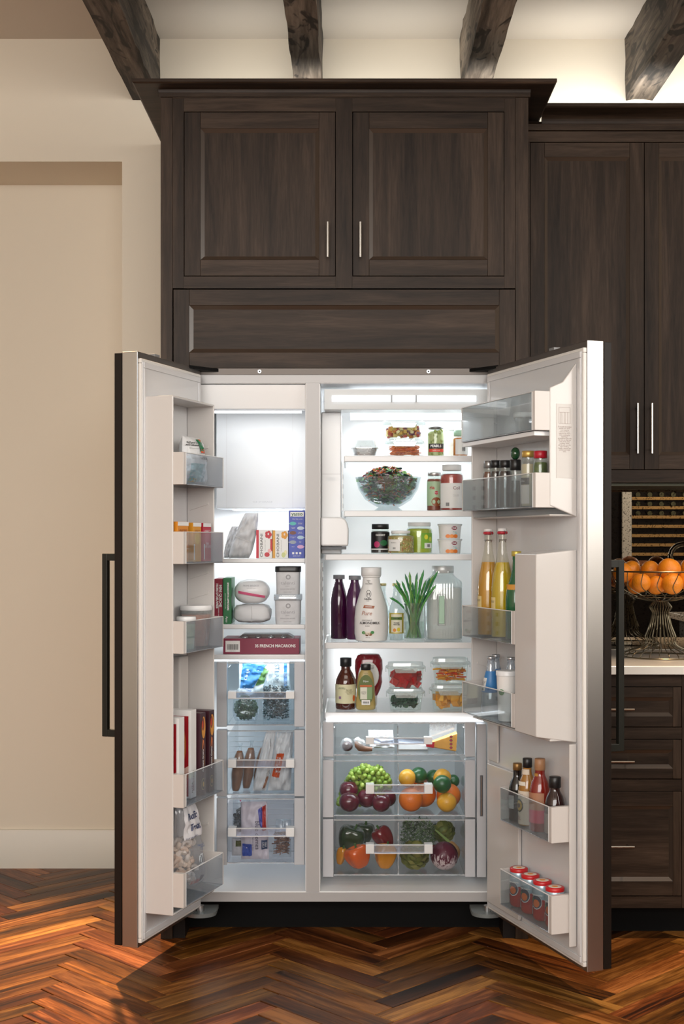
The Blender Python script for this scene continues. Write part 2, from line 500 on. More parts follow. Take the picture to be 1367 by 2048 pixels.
beam(0.405, 0.507, 'rough-hewn dark wooden ceiling beam above the right upper cabinet door, third from left', 3)
beam(1.032, 1.138, 'rough-hewn weathered ceiling beam over the lower crown at far right', 4)

# ---------------------------------------------------------------- cabinet joinery
def bar_pull(parent, x, y, z0, z1, level=False, name='pull', world=True):
    mb = MB(); r = 0.0042
    if level:
        mb.tube([(z0, y-0.030, x), (z1, y-0.030, x)], r, NICKEL, 8)
        for q in (z0+0.018, z1-0.018): mb.tube([(q, y-0.030, x), (q, y, x)], r*0.9, NICKEL, 8)
    else:
        mb.tube([(x, y-0.030, z0), (x, y-0.030, z1)], r, NICKEL, 8)
        for q in (z0+0.016, z1-0.016): mb.tube([(x, y-0.030, q), (x, y, q)], r*0.9, NICKEL, 8)
    return mb.build(name, parent=parent)
def panel_door(parent, x0, x1, z0, z1, y, fr, name='door', bead=0.0125, level=False, th=0.021, rail=None):
    """frame-and-panel door; the frame is the door's own mesh, the pieces are its sub-parts"""
    rl = rail or fr
    back = MB().box(x0+0.002, x1-0.002, y+0.012, y+th, z0+0.002, z1-0.002, CW_V)
    dr = back.build(name, parent=parent)
    off = OFF.get(parent.name)
    for a, b in ((x0, x0+fr), (x1-fr, x1)):
        MB().box(a, b, y, y+0.013, z0, z1, CW_V).build('stile', parent=dr, bev=0.001)
    for a, b in ((z0, z0+rl), (z1-rl, z1)):
        MB().box(x0+fr+0.0003, x1-fr-0.0003, y+0.0002, y+0.013, a, b, CW_H).build('rail', parent=dr, bev=0.001)
    b = bead
    mb = MB()
    o = (x0+fr, x1-fr, z0+rl, z1-rl); i = (x0+fr+b*0.35, x1-fr-b*0.35, z0+rl+b*0.35, z1-rl-b*0.35); i2 = (x0+fr+b, x1-fr-b, z0+rl+b, z1-rl-b)
    mb.ring(o, o, y, y+0.0015, CW_H); mb.ring(o, i2, y+0.0015, y+0.010, BEADM)
    mb.build('bead', parent=dr, angle=25)
    MB().box(i2[0]-0.002, i2[1]+0.002, y+0.0095, y+0.0125, i2[2]-0.002, i2[3]+0.002, CW_H if level else CW_V).build('panel', parent=dr)
    return dr
def crown(parent, xa, xb, yf, yb, zb, zt, ov, ends='lr'):
    """cove crown: sweeps a profile along the front and round the chosen ends"""
    prof = [(0.0, 0.0), (0.004, 0.0), (0.005, 0.010)]
    for k in range(9):
        t = k/8*PI/2
        prof.append((0.006+(ov-0.012)*(1-math.cos(t)), 0.012+(zt-zb-0.026)*math.sin(t)))
    prof += [(ov-0.003, zt-zb-0.012), (ov, zt-zb-0.010), (ov, zt-zb), (0.0, zt-zb)]
    vs = []; n = len(prof)
    def row(fn):
        for o, z in prof: vs.append((*fn(o), zb+z))
    rows = 0
    if 'l' in ends: row(lambda o: (xa-o, yb)); row(lambda o: (xa-o, yf-o)); rows += 2
    else: row(lambda o: (xa, yf-o)); rows += 1
    if 'r' in ends: row(lambda o: (xb+o, yf-o)); row(lambda o: (xb+o, yb)); rows += 2
    else: row(lambda o: (xb, yf-o)); rows += 1
    fs = []
    for i in range(rows-1):
        for j in range(n-1): fs.append((i*n+j, i*n+j+1, (i+1)*n+j+1, (i+1)*n+j))
    fs += [tuple(range(n)), tuple((rows-1)*n+k for k in range(n))]
    return MB().add(vs, fs, CW_H).build('crown_moulding', parent=parent, angle=25)

K = 0.00166
def X0(px): return (px-CX)*K
def Z0(py): return H-(py-CY)*K
# tall surround of the refrigerator
cab = thing('refrigerator_cabinet', 'tall dark walnut cabinet with two upper doors surrounding the open refrigerator', 'cabinet', (-0.027, 0.3, 0), world=True)
MB().box(X0(321), X0(345)-0.0005, 0.0, 0.615, 0.0, Z0(195), CW_V).build('side_panel', parent=cab, bev=0.001)
MB().box(X0(1030)+0.0005, X0(1056), 0.0, 0.615, 0.0, Z0(195), CW_V).build('side_panel', parent=cab, bev=0.001)
for a, b in ((345, 367.3), (671, 704), (1008, 1030)):
    MB().box(X0(a), X0(b), 0.0, 0.02, Z0(576.5), Z0(197), CW_V).build('stile', parent=cab, bev=0.0008)
for a, b in ((367.3, 671), (704, 1008)):
    MB().box(X0(a)+0.0002, X0(b)-0.0002, 0.0003, 0.02, Z0(223), Z0(197), CW_H).build('rail', parent=cab)
    MB().box(X0(a)+0.0002, X0(b)-0.0002, 0.0003, 0.02, Z0(576.5), Z0(553), CW_H).build('rail', parent=cab)
MB().box(X0(345), X0(1030), 0.025, 0.60, Z0(578), Z0(200), DARKW).build('carcass', parent=cab)
MB().box(X0(345), X0(1030), -0.001, 0.02, Z0(197), Z0(190), CW_H).build('fascia', parent=cab)
MB().box(X0(321)-0.006, X0(1056)+0.006, -0.008, 0.60, Z0(195), Z0(187), CW_H).build('frieze_strip', parent=cab, bev=0.001)
crown(cab, X0(321)-0.002, X0(1056)+0.002, -0.004, 0.60, Z0(187), 2.8235+0.004, 0.080)
for i, (a, b, px) in enumerate(((368.5, 669.8, 655), (705.5, 1007, 720))):
    d_ = panel_door(cab, X0(a), X0(b), Z0(551.5), Z0(224.5), 0.0, 0.0535, bead=0.0135)
    bar_pull(d_, X0(px), 0.0, Z0(518), Z0(448))
panel_door(cab, X0(347), X0(1029), Z0(736.5), Z0(579.5), -0.004, 0.052, name='grille_panel', bead=0.014, level=True)
MB().box(X0(345), X0(1030), 0.135, 0.60, 0.0, 0.112, BLACK).build('toe_kick', parent=cab)
for a, b in ((345.3, 369), (1006, 1029.7)):
    MB().box(X0(a), X0(b), 0.012, 0.20, 0.0, 0.105, DARKW).build('plinth_block', parent=cab)

# upper cabinets on the right, set back
YU = 0.30
wc = thing('wall_cabinet', 'dark walnut wall cabinet with tall panelled doors right of the refrigerator', 'cabinet', (1.2, 0.45, wz(965, YU)), world=True)
XE = 1.875
zb, zt = wz(965, YU), wz(262, YU)
MB().box(0.590, XE, YU+0.022, 0.615, zb+0.02, wz(250, YU), DARKW).build('carcass', parent=wc)
MB().box(0.590, XE, YU, YU+0.02, wz(965, YU), wz(940, YU), CW_H).build('rail', parent=wc, bev=0.0008)
MB().box(0.590, XE, YU, YU+0.02, wz(284, YU), wz(262.5, YU), CW_H).build('rail', parent=wc, bev=0.0008)
MB().box(0.590, XE, YU-0.008, YU+0.02, wz(261.5, YU), wz(249, YU), CW_H).build('frieze_strip', parent=wc, bev=0.0015)
MB().box(0.590, wx(1059, YU), YU, YU+0.02, wz(939, YU), wz(285, YU), CW_V).build('stile', parent=wc)
dx = wx(1287, YU)-wx(1060, YU)
for k in range(3):
    a = wx(1060, YU)+k*(dx+0.0025)
    d_ = panel_door(wc, a, a+dx, wz(938.5, YU), wz(285.5, YU), YU, 0.0505, bead=0.0125)
    px_ = a+dx-0.028 if k == 0 else (a+0.020 if k == 1 else a+dx-0.028)
    bar_pull(d_, px_, YU, wz(908, YU), wz(808, YU))
crown(wc, 0.668, XE, YU-0.004, 0.60, wz(249, YU), 2.846, 0.085, ends='')
m = MB(); m.box(0.590, 0.668, YU-0.03, 0.60, wz(249, YU), 2.74+0.06, CW_H); m.build('filler', parent=wc)
# under-cabinet metal channel and antique mirror splashback
tag(MB().box(0.585, XE, YU+0.03, 0.60, wz(965, YU)-0.012, wz(965, YU), M((0.07, 0.07, 0.05), 0.45, 0.6)).build('light_channel', bev=0.002), 'olive metal light channel under the right wall cabinet', 'light fixture')
mm, N, L = newmat('antique_mirror')
out = N.new('ShaderNodeOutputMaterial'); b = N.new('ShaderNodeBsdfPrincipled'); L.new(b.outputs[0], out.inputs[0])
tc = N.new('ShaderNodeTexCoord'); n1 = N.new('ShaderNodeTexNoise'); n1.inputs['Scale'].default_value = 210; n1.inputs['Detail'].default_value = 6; L.new(tc.outputs['Object'], n1.inputs['Vector'])
cr = N.new('ShaderNodeValToRGB'); cr.color_ramp.elements[0].position = 0.33; cr.color_ramp.elements[0].color = (0.03, 0.025, 0.02, 1); cr.color_ramp.elements[1].position = 0.45; cr.color_ramp.elements[1].color = (0.34, 0.31, 0.26, 1)
L.new(n1.outputs['Fac'], cr.inputs[0]); L.new(cr.outputs[0], b.inputs['Base Color']); b.inputs['Metallic'].default_value = 1.0; b.inputs['Roughness'].default_value = 0.006
tag(MB().box(0.585, XE, 0.612, 0.6195, 0.912, zb-0.013, mm).build('splashback'), 'speckled antique mirror splashback behind the fruit bowl', 'splashback')

# base cabinet and counter
bc = thing('base_cabinet', 'dark walnut base cabinet with three drawers under the white counter', 'cabinet', (1.2, 0.3, 0), world=True)
zc0, zc1 = 0.880, 0.909
MB().box(0.583, XE, 0.022, 0.60, Z0(1816), zc0, DARKW).build('carcass', parent=bc)
MB().box(0.583, XE, 0.09, 0.60, 0.0, Z0(1816), BLACK).build('toe_kick', parent=bc)
xd0, xd1 = X0(1097), X0(1362)
MB().box(0.583, xd0-0.002, 0.0, 0.02, Z0(1816), zc0, CW_V).build('stile', parent=bc)
MB().box(xd1+0.002, xd1+0.045, 0.0, 0.02, Z0(1816), zc0, CW_V).build('stile', parent=bc)
for a, b_ in ((1373, 1349), (1478, 1455), (1582, 1559), (1816, 1793)):
    MB().box(xd0-0.001, xd1+0.001, 0.0003, 0.02, Z0(a), min(Z0(b_), zc0), CW_H).build('rail', parent=bc)
for a, b_, pp in ((1453.5, 1374.5, 1417), (1557.5, 1479.5, 1521), (1791.5, 1583.5, 1690)):
    d_ = panel_door(bc, xd0, xd1, Z0(a), Z0(b_), 0.0, 0.028, name='drawer', bead=0.013, level=True, rail=0.034 if a < 1600 else 0.048)
    c_ = X0(1231)
    bar_pull(d_, Z0(pp), 0.0, c_-0.055, c_+0.055, level=True)
a = xd1+0.047
for k in range(1):
    panel_door(bc, a, XE-0.005, Z0(1791.5), Z0(1374.5), 0.0, 0.05)
tag(MB().box(0.5845, XE, -0.030, 0.6115, zc0, zc1, M((0.72, 0.70, 0.66), 0.12, var=0.04, vscale=5)).build('countertop', bev=0.003), 'white stone countertop on the dark base cabinet', 'countertop')

# what the mirror shows: an island and a wine cooler across the kitchen, behind the camera
isl = thing('kitchen_island', 'dark kitchen island with speckled white granite top seen only in the mirror splashback', 'island', (2.3, -1.35, 0), world=True)
MB().box(1.85, 3.0, -1.85, -0.95, 0, 0.88, DARKW).build('body', parent=isl)
MB().box(1.80, 3.05, -1.90, -0.90, 0.88, 0.915, M((0.62, 0.60, 0.56), 0.15, var=0.35, vscale=70)).build('top', parent=isl, bev=0.003)
WSTL = M((0.80, 0.77, 0.72), 0.45, 0.3)
win = thing('wine_cooler', 'built-in wine cooler with wooden shelves of bottles reflected in the mirror splashback', 'wine cooler', (2.75, -5.2, 0), world=True)
yc = -5.0
MB().box(1.7, 3.45, yc-0.7, yc-0.012, 0, 2.6, DARKW).build('cabinet_surround', parent=win)
fm = MB()
fm.box(2.17, 2.245, yc-0.01, yc+0.02, 1.16, 1.775, WSTL); fm.box(3.0, 3.05, yc-0.01, yc+0.02, 1.16, 1.775, WSTL)
fm.box(2.17, 3.05, yc-0.01, yc+0.02, 1.12, 1.16, M((0.35, 0.13, 0.06), 0.5))
fm.build('door_frame', parent=win)
SHW = M((0.55, 0.33, 0.12), 0.5)
for k in range(8):
    z = 1.735-k*0.075
    MB().box(2.25, 3.0, yc-0.01, yc+0.004, z-0.012, z+0.012, SHW).build('shelf', parent=win)
    if k < 4:
        g = MB()
        for q in range(8): g.tube([(2.30+q*0.095, yc-0.01, z+0.030), (2.30+q*0.095, yc+0.004, z+0.030)], 0.02, M((0.10, 0.10, 0.06), 0.2), 10)
        g.build('bottle_row', parent=win, kind='stuff')
lamp('wine_cooler_light', (2.6, yc+0.25, 1.95), (2.6, yc, 1.55), 0.5, 2.2, (1.0, 0.85, 0.60), 0.05)
# ---------------------------------------------------------------- refrigerator
fr = thing('refrigerator', 'built-in side by side refrigerator with both doors wide open', 'refrigerator', (-0.029, 0.30, 0.10), world=True)
LW = M((0.885, 0.887, 0.89), 0.25)
fx0, fxm0, fxm1, fx1 = X0(347), X0(610), X0(640), X0(1029)
fl, frr = X0(377), X0(1000)
zT, zB = Z0(750), Z0(1803)
SILL = M((0.43, 0.42, 0.42), 0.30)
mb = MB()
mb.box(fx0, fl, 0, 0.585, zB, zT, LW); mb.box(frr, fx1, 0, 0.585, zB, zT, LW)
mb.box(fl, frr, 0, 0.585, Z0(767), zT, LW); mb.box(fl, frr, 0, 0.585, zB, Z0(1783), LW)
mb.box(fxm0, fxm1, 0, 0.56, Z0(1783), Z0(767), LW)
mb.box(fl, frr, 0.56, 0.585, Z0(1783), Z0(767), LW)
mb.build('cabinet', parent=fr, bev=0.003)
mb = MB(); mb.box(fx0, fx1, -0.0015, 0.0, zB, Z0(1784.5), SILL); mb.box(fxm0+0.003, fxm1-0.003, -0.0015, 0, Z0(1784), Z0(766), SILL); mb.box(fx0, fx1, -0.0015, 0, Z0(765.5), zT, SILL)
mb.build('face_trim', parent=fr, label='brushed pale metal face trim')
mb = MB(); mb.box(fx0, fx1, -0.004, 0.02, Z0(749.8), Z0(737.3), M((0.13, 0.115, 0.105), 0.5, 1.0))
for px in (519, 856): mb.tube([(X0(px), -0.004, Z0(743.5)), (X0(px), -0.009, Z0(743.5))], 0.006, STEELB, 10); mb.tube([(X0(px), -0.009, Z0(743.5)), (X0(px), -0.0095, Z0(743.5))], 0.003, BLACK, 8)
mb.build('top_trim', parent=fr, label='stainless top trim with two screws')
# hinges
for sg, px in ((1, 437), (-1, 938)):
    x = X0(px); q = sg*0.085
    MB().hexa([(x-q, -0.10, zT+0.010), (x, -0.006, zT+0.010), (x, 0.02, zT+0.010), (x-q, 0.02, zT+0.010), (x-q, -0.10, zT+0.020), (x, -0.006, zT+0.020), (x, 0.02, zT+0.020), (x-q, 0.02, zT+0.020)], BLACK).build('hinge', parent=fr)
    mb = MB(); pts = []
    for k in range(13):
        t = k/12*PI
        pts.append((x-sg*0.055+0.052*math.cos(t), -0.045-0.045*math.sin(t)))
    pts += [(x-sg*0.055-0.052, 0.03), (x-sg*0.055+0.052, 0.03)]
    mb.prism(pts, zB-0.030, zB-0.018, M((0.20, 0.22, 0.22), 0.5, 0.3), 'z'); mb.tube([(x-sg*0.055, -0.045, zB-0.022), (x-sg*0.055, -0.045, zB)], 0.012, STEELB, 12)
    mb.build('hinge', parent=fr, label='grey lower hinge plate')

# freezer side fittings
def glow(s): return M((0.9, 0.95, 1.0), 0.4, emis=s)
yv = 0.030
MB().hexa([(fl, yv, wz(818, yv)), (fxm0, yv, wz(818, yv)), (fxm0, 0.09, wz(818, yv)), (fl, 0.09, wz(818, yv)), (fl, 0.012, Z0(768)), (fxm0, 0.012, Z0(768)), (fxm0, 0.09, Z0(768)), (fl, 0.09, Z0(768))], LW).build('light_valance', parent=fr, bev=0.002)
mb = MB(); mb.box(fl+0.03, fxm0-0.02, 0.10, 0.22, 1.766, 1.775, glow(1.1)); mb.build('light_panel', parent=fr)
yi = 0.30
m2 = MB(); m2.box(wx(432, yi), fxm0-0.002, yi, 0.555, wz(1017, yi), 1.80, M((0.68, 0.70, 0.715), 0.3))
ip = m2.build('ice_maker_cover', parent=fr, bev=0.003)
g = MB()
for px in (453, 585): g.box(wx(px, yi)-0.0006, wx(px, yi)+0.0006, yi-0.0006, yi, wz(1016, yi), wz(826, yi), GREYP)
g.box(wx(454, yi), wx(586, yi), yi-0.0006, yi, wz(1016, yi)-0.0002, wz(1016, yi)+0.0008, GREYP)
g.build('seam', parent=ip)
MB().box(wx(462, yi), wx(600, yi), yi+0.05, yi+0.2, wz(1017, yi)-0.004, wz(1017, yi)-0.0005, glow(3.5)).build('light_panel', parent=fr)
t_ = text('ICE STORAGE', 0.006, M((0.45, 0.47, 0.5), 0.5), fr, (wx(525, yi), yi-0.0012, wz(1004, yi)), sx=1.9, world=True)
LWS = M((0.80, 0.81, 0.82), 0.2)
def shelf(x0, x1, zt, y0=0.08, y1=0.50, tr=0.019, solid=False):
    s = MB(); s.box(x0, x1, y0+0.012, y1, zt-0.006, zt-0.0005, LWS if solid else clear('#fafcfc', 0.06, 0.05))
    o = s.build('shelf', parent=fr)
    MB().box(x0, x1, y0, y0+0.014, zt-tr, zt, LWS).build('shelf_trim', parent=o, bev=0.003)
    for x in (x0+0.001, x1-0.001): MB().box(x-0.003, x+0.003, y0+0.012, y1, zt-0.020, zt-0.002, LWS).build('shelf_bracket', parent=o)
    return o
yS = 0.08
ZF1, ZF2, ZF3 = wz(1117, yS), wz(1249, yS), wz(1308, yS)
ZF3 -= 0.002
for z in (ZF1, ZF2): shelf(fl+0.01, fxm0-0.003, z, tr=0.0155)
shelf(fl+0.01, fxm0-0.003, ZF3, y1=0.54, tr=0.017, solid=True)
MB().box(fl+0.04, fxm0-0.006, 0.098, 0.16, ZF3-0.0245, ZF3-0.0205, glow(2.2)).build('light_panel', parent=fr)
ZS = [wz(p, yS) for p in (911, 1021, 1108, 1285, 1425)]
SX = [(wx(688, yS), frr-0.003)]*2+[(wx(650, yS), frr-0.003)]*3
for i, z in enumerate(ZS): shelf(SX[i][0], SX[i][1], z, tr=0.021)
# control panel with the lit bars, lamp cover behind it
ycp = 0.035
cp = MB().hexa([(wx(648, ycp), ycp, wz(819, ycp)), (frr-0.004, ycp, wz(819, ycp)), (frr-0.004, 0.16, wz(819, ycp)), (wx(648, ycp), 0.16, wz(819, ycp)),
                (wx(648, ycp), ycp-0.012, wz(779, ycp)), (frr-0.004, ycp-0.012, wz(779, ycp)), (frr-0.004, 0.16, wz(779, ycp)), (wx(648, ycp), 0.16, wz(779, ycp))], M((0.74, 0.78, 0.80), 0.25)).build('control_panel', parent=fr, bev=0.002)
for a, b in ((663.5, 780.5), (784.5, 829.5), (833.5, 951)):
    MB().box(wx(a, ycp), wx(b, ycp), ycp-0.0105, ycp-0.006, wz(804, ycp), wz(792, ycp), glow(1.0)).build('light_panel', parent=cp)
for px in (782.5, 831.5): MB().box(wx(px-1.2, ycp), wx(px+1.2, ycp), ycp-0.0112, ycp-0.006, wz(805, ycp), wz(791, ycp), M((0.35, 0.38, 0.40), 0.4)).build('panel_divider', parent=cp)
text('FREEZER', 0.008, M((0.55, 0.57, 0.6), 0.5), fr, (wx(681, ycp), ycp-0.012, wz(798, ycp)), world=True)
text('°C', 0.008, M((0.55, 0.57, 0.6), 0.5), fr, (wx(820, ycp), ycp-0.012, wz(798, ycp)), world=True)
MB().box(wx(700, 0.3), frr-0.02, 0.17, 0.50, 1.768, 1.790, glow(1.6)).build('light_panel', parent=fr)
MB().box(wx(704, 0.5), frr-0.01, 0.545, 0.558, wz(838, 0.5), wz(822, 0.5), LWS).build('lamp_ledge', parent=fr)
# air duct and water filter housing at the left wall
yd = 0.12
duct = MB().box(fxm1+0.001, wx(682, yd), yd, 0.50, wz(1108, yd), wz(819, ycp), LWS).build('air_duct', parent=fr, bev=0.004)
g = MB(); g.box(fxm1+0.004, wx(682, yd)-0.002, yd-0.0007, yd, wz(948.6, yd), wz(947.6, yd), GREYP); g.box(wx(654, yd), wx(671, yd), yd-0.0005, yd, wz(962, yd), wz(954, yd), M((0.76, 0.78, 0.80), 0.3)); g.build('seam', parent=duct)
yf = 0.035
pr = [(wx(641, yf), wz(1092, yf)), (wx(696, yf), wz(1092, yf)), (wx(697, yf), wz(1060, yf)), (wx(695, yf), wz(1048, yf)), (wx(690, yf), wz(1039, yf)), (wx(682, yf), wz(1034, yf)), (wx(641, yf), wz(1034, yf))]
MB().prism(pr, yf, 0.2, LWS).build('filter_housing', parent=fr, bev=0.006)
MB().box(fxm1+0.002, wx(692, 0.08), 0.06, 0.22, wz(1099, 0.06), wz(1093, 0.06), M((0.10, 0.11, 0.12), 0.4)).build('housing_base', parent=fr)
# shelf standards with slots
for z0, z1, y in ((wz(1425, yS), ZS[2]-0.03, 0.10), (ZS[1], wz(925, yS), 0.10)):
    st = MB()
    xx = fxm1+0.002 if z1 < ZS[1] else wx(683.5, yd)
    for q in (0.10, 0.145):
        st.box(xx, xx+0.003, q, q+0.03, z0, z1, LWS)
    o = st.build('shelf_standard', parent=fr)
    sl = MB(); k = z0+0.01
    while k < z1-0.02:
        for q in (0.106, 0.151): sl.box(xx+0.003, xx+0.0036, q, q+0.012, k, k+0.014, BLACK)
        k += 0.0333
    sl.build('slot', parent=o, kind='stuff')

# drawers: white side columns, clear front and tray, white-ended clear handle
def drawer(px0, pc0, pc1, px1, py0, py1, hx0, hx1, hy0, hy1, y=0.055, depth=0.40, div=None, tint='#e8eef2', name='drawer'):
    w = lambda p: wx(p, y); zt, zb_ = wz(py0, y), wz(py1, y)
    c = clear(tint, 0.004, 0.010)
    o = MB(); o.box(w(pc0), w(pc1), y+0.002, y+0.006, zb_, zt, c)
    o.box(w(pc0), w(pc1), y+0.006, y+depth, zb_, zb_+0.003, c)
    for q in (w(pc0), w(pc1)-0.003): o.box(q, q+0.003, y+0.006, y+depth, zb_+0.003, zt-0.02, c)
    o.box(w(pc0), w(pc1), y+depth, y+depth+0.003, zb_, zt-0.02, c)
    if div: o.box(w(div)-0.0015, w(div)+0.0015, y+0.007, y+depth, zb_+0.003, zt-0.012, c)
    ob = o.build(name, parent=fr)
    rim = MB(); rimc = clear('#dfe9ee', 0.35, 0.35)
    rim.box(w(pc0), w(pc1), y, y+0.007, zt-0.0035, zt, rimc); rim.box(w(pc0), w(pc1), y, y+0.007, zb_, zb_+0.0035, rimc)
    if div: rim.box(w(div)-0.002, w(div)+0.002, y+0.0065, y+0.012, zb_+0.003, zt-0.012, rimc)
    rim.build('drawer_rim', parent=ob)
    for a, b in ((px0, pc0), (pc1, px1)):
        MB().box(w(a), w(b)-0.0005, y-0.006, y+0.03, zb_-0.004, zt+0.002, M((0.52, 0.53, 0.56), 0.3)).build('side_column', parent=ob, bev=0.0025)
    ww = (hx1-hx0)*0.125 if hx1-hx0 < 134 and px0 > 600 else 17
    bar = MB(); y1 = y-0.035
    e = lambda p: (p-CX)*(D+y1)/F; ez = lambda p: H-(p-CY)*(D+y1)/F
    for a, b in ((hx0, hx0+ww), (hx1-ww, hx1)): MB().box(e(a), e(b), y1, y+0.002, ez(hy1), ez(hy0), LWS).build('handle_mount', parent=ob, bev=0.002)
    bar.box(e(hx0+ww), e(hx1-ww), y1+0.002, y1+0.012, ez(hy1-1), ez(hy0+2), clear('#e8eef8', 0.06, 0.10))
    bar.box(e(hx0+ww), e(hx1-ww), y1+0.001, y1+0.013, ez(hy1), ez(hy1)+0.003, clear('#ffffff', 0.6, 0.3))
    bar.box(e(hx0+ww), e(hx1-ww), y1+0.001, y1+0.013, ez(hy0+1)-0.002, ez(hy0+1), clear('#ffffff', 0.6, 0.3))
    bar.build('handle', parent=ob)
    return zb_+0.003
ZD1 = drawer(433, 454, 588, 609, 1325, 1451, 455, 588, 1383, 1398, tint='#f7fbfd')
ZD2 = drawer(433, 454, 588, 609, 1461, 1590, 455, 588, 1519, 1536, tint='#f6f9fb')
ZD3 = drawer(433, 454, 588, 609, 1597, 1727, 455, 588, 1656, 1674, tint='#f6f7f9')
ZE1 = drawer(645, 667, 929, 950, 1445, 1511, 731, 864, 1475, 1489, div=795, tint='#fbfdfe')
ZE2 = drawer(645, 667, 929, 950, 1521, 1632, 731, 865, 1569, 1588, div=796, tint='#f9fbfc')
ZE3 = drawer(645, 667, 929, 950, 1639, 1751, 731, 865, 1689, 1708, div=796, tint='#f4f4f4')
# wire basket lines at the back of the lower freezer drawers
for z0, z1 in ((ZD2, ZD2+0.15), (ZD3, ZD3+0.16)):
    g = MB(); n = 8
    for k in range(n): 
        z = z0+0.03+k*(z1-z0)/n
        g.tube([(wx(470, 0.4), 0.40, z), (wx(606, 0.4)-0.01, 0.40, z)], 0.0016, LWS, 5)
    g.build('wire_rack', parent=fr)
MB().box(wx(652, yS), frr-0.05, 0.062, 0.090, wz(1443.5, 0.062), wz(1439.5, 0.062), glow(2.0)).build('light_panel', parent=fr)
mb = MB(); mb.box(wx(953, 0.05), wx(971.5, 0.05), 0.045, 0.45, wz(1754, 0.05), wz(1448, 0.05), M((0.52, 0.53, 0.56), 0.3))
fc = mb.build('filler_column', parent=fr, bev=0.002)
mb = MB(); mb.box(wx(959, 0.05), wx(965, 0.05), 0.0443, 0.046, wz(1632, 0.05), wz(1550, 0.05), M((0.12, 0.12, 0.13), 0.4)); mb.tube([(wx(962, 0.05), 0.043, wz(1630, 0.05)), (wx(962, 0.05), 0.043, wz(1552, 0.05))], 0.002, STEEL, 6)
mb.build('grip_slot', parent=fc)

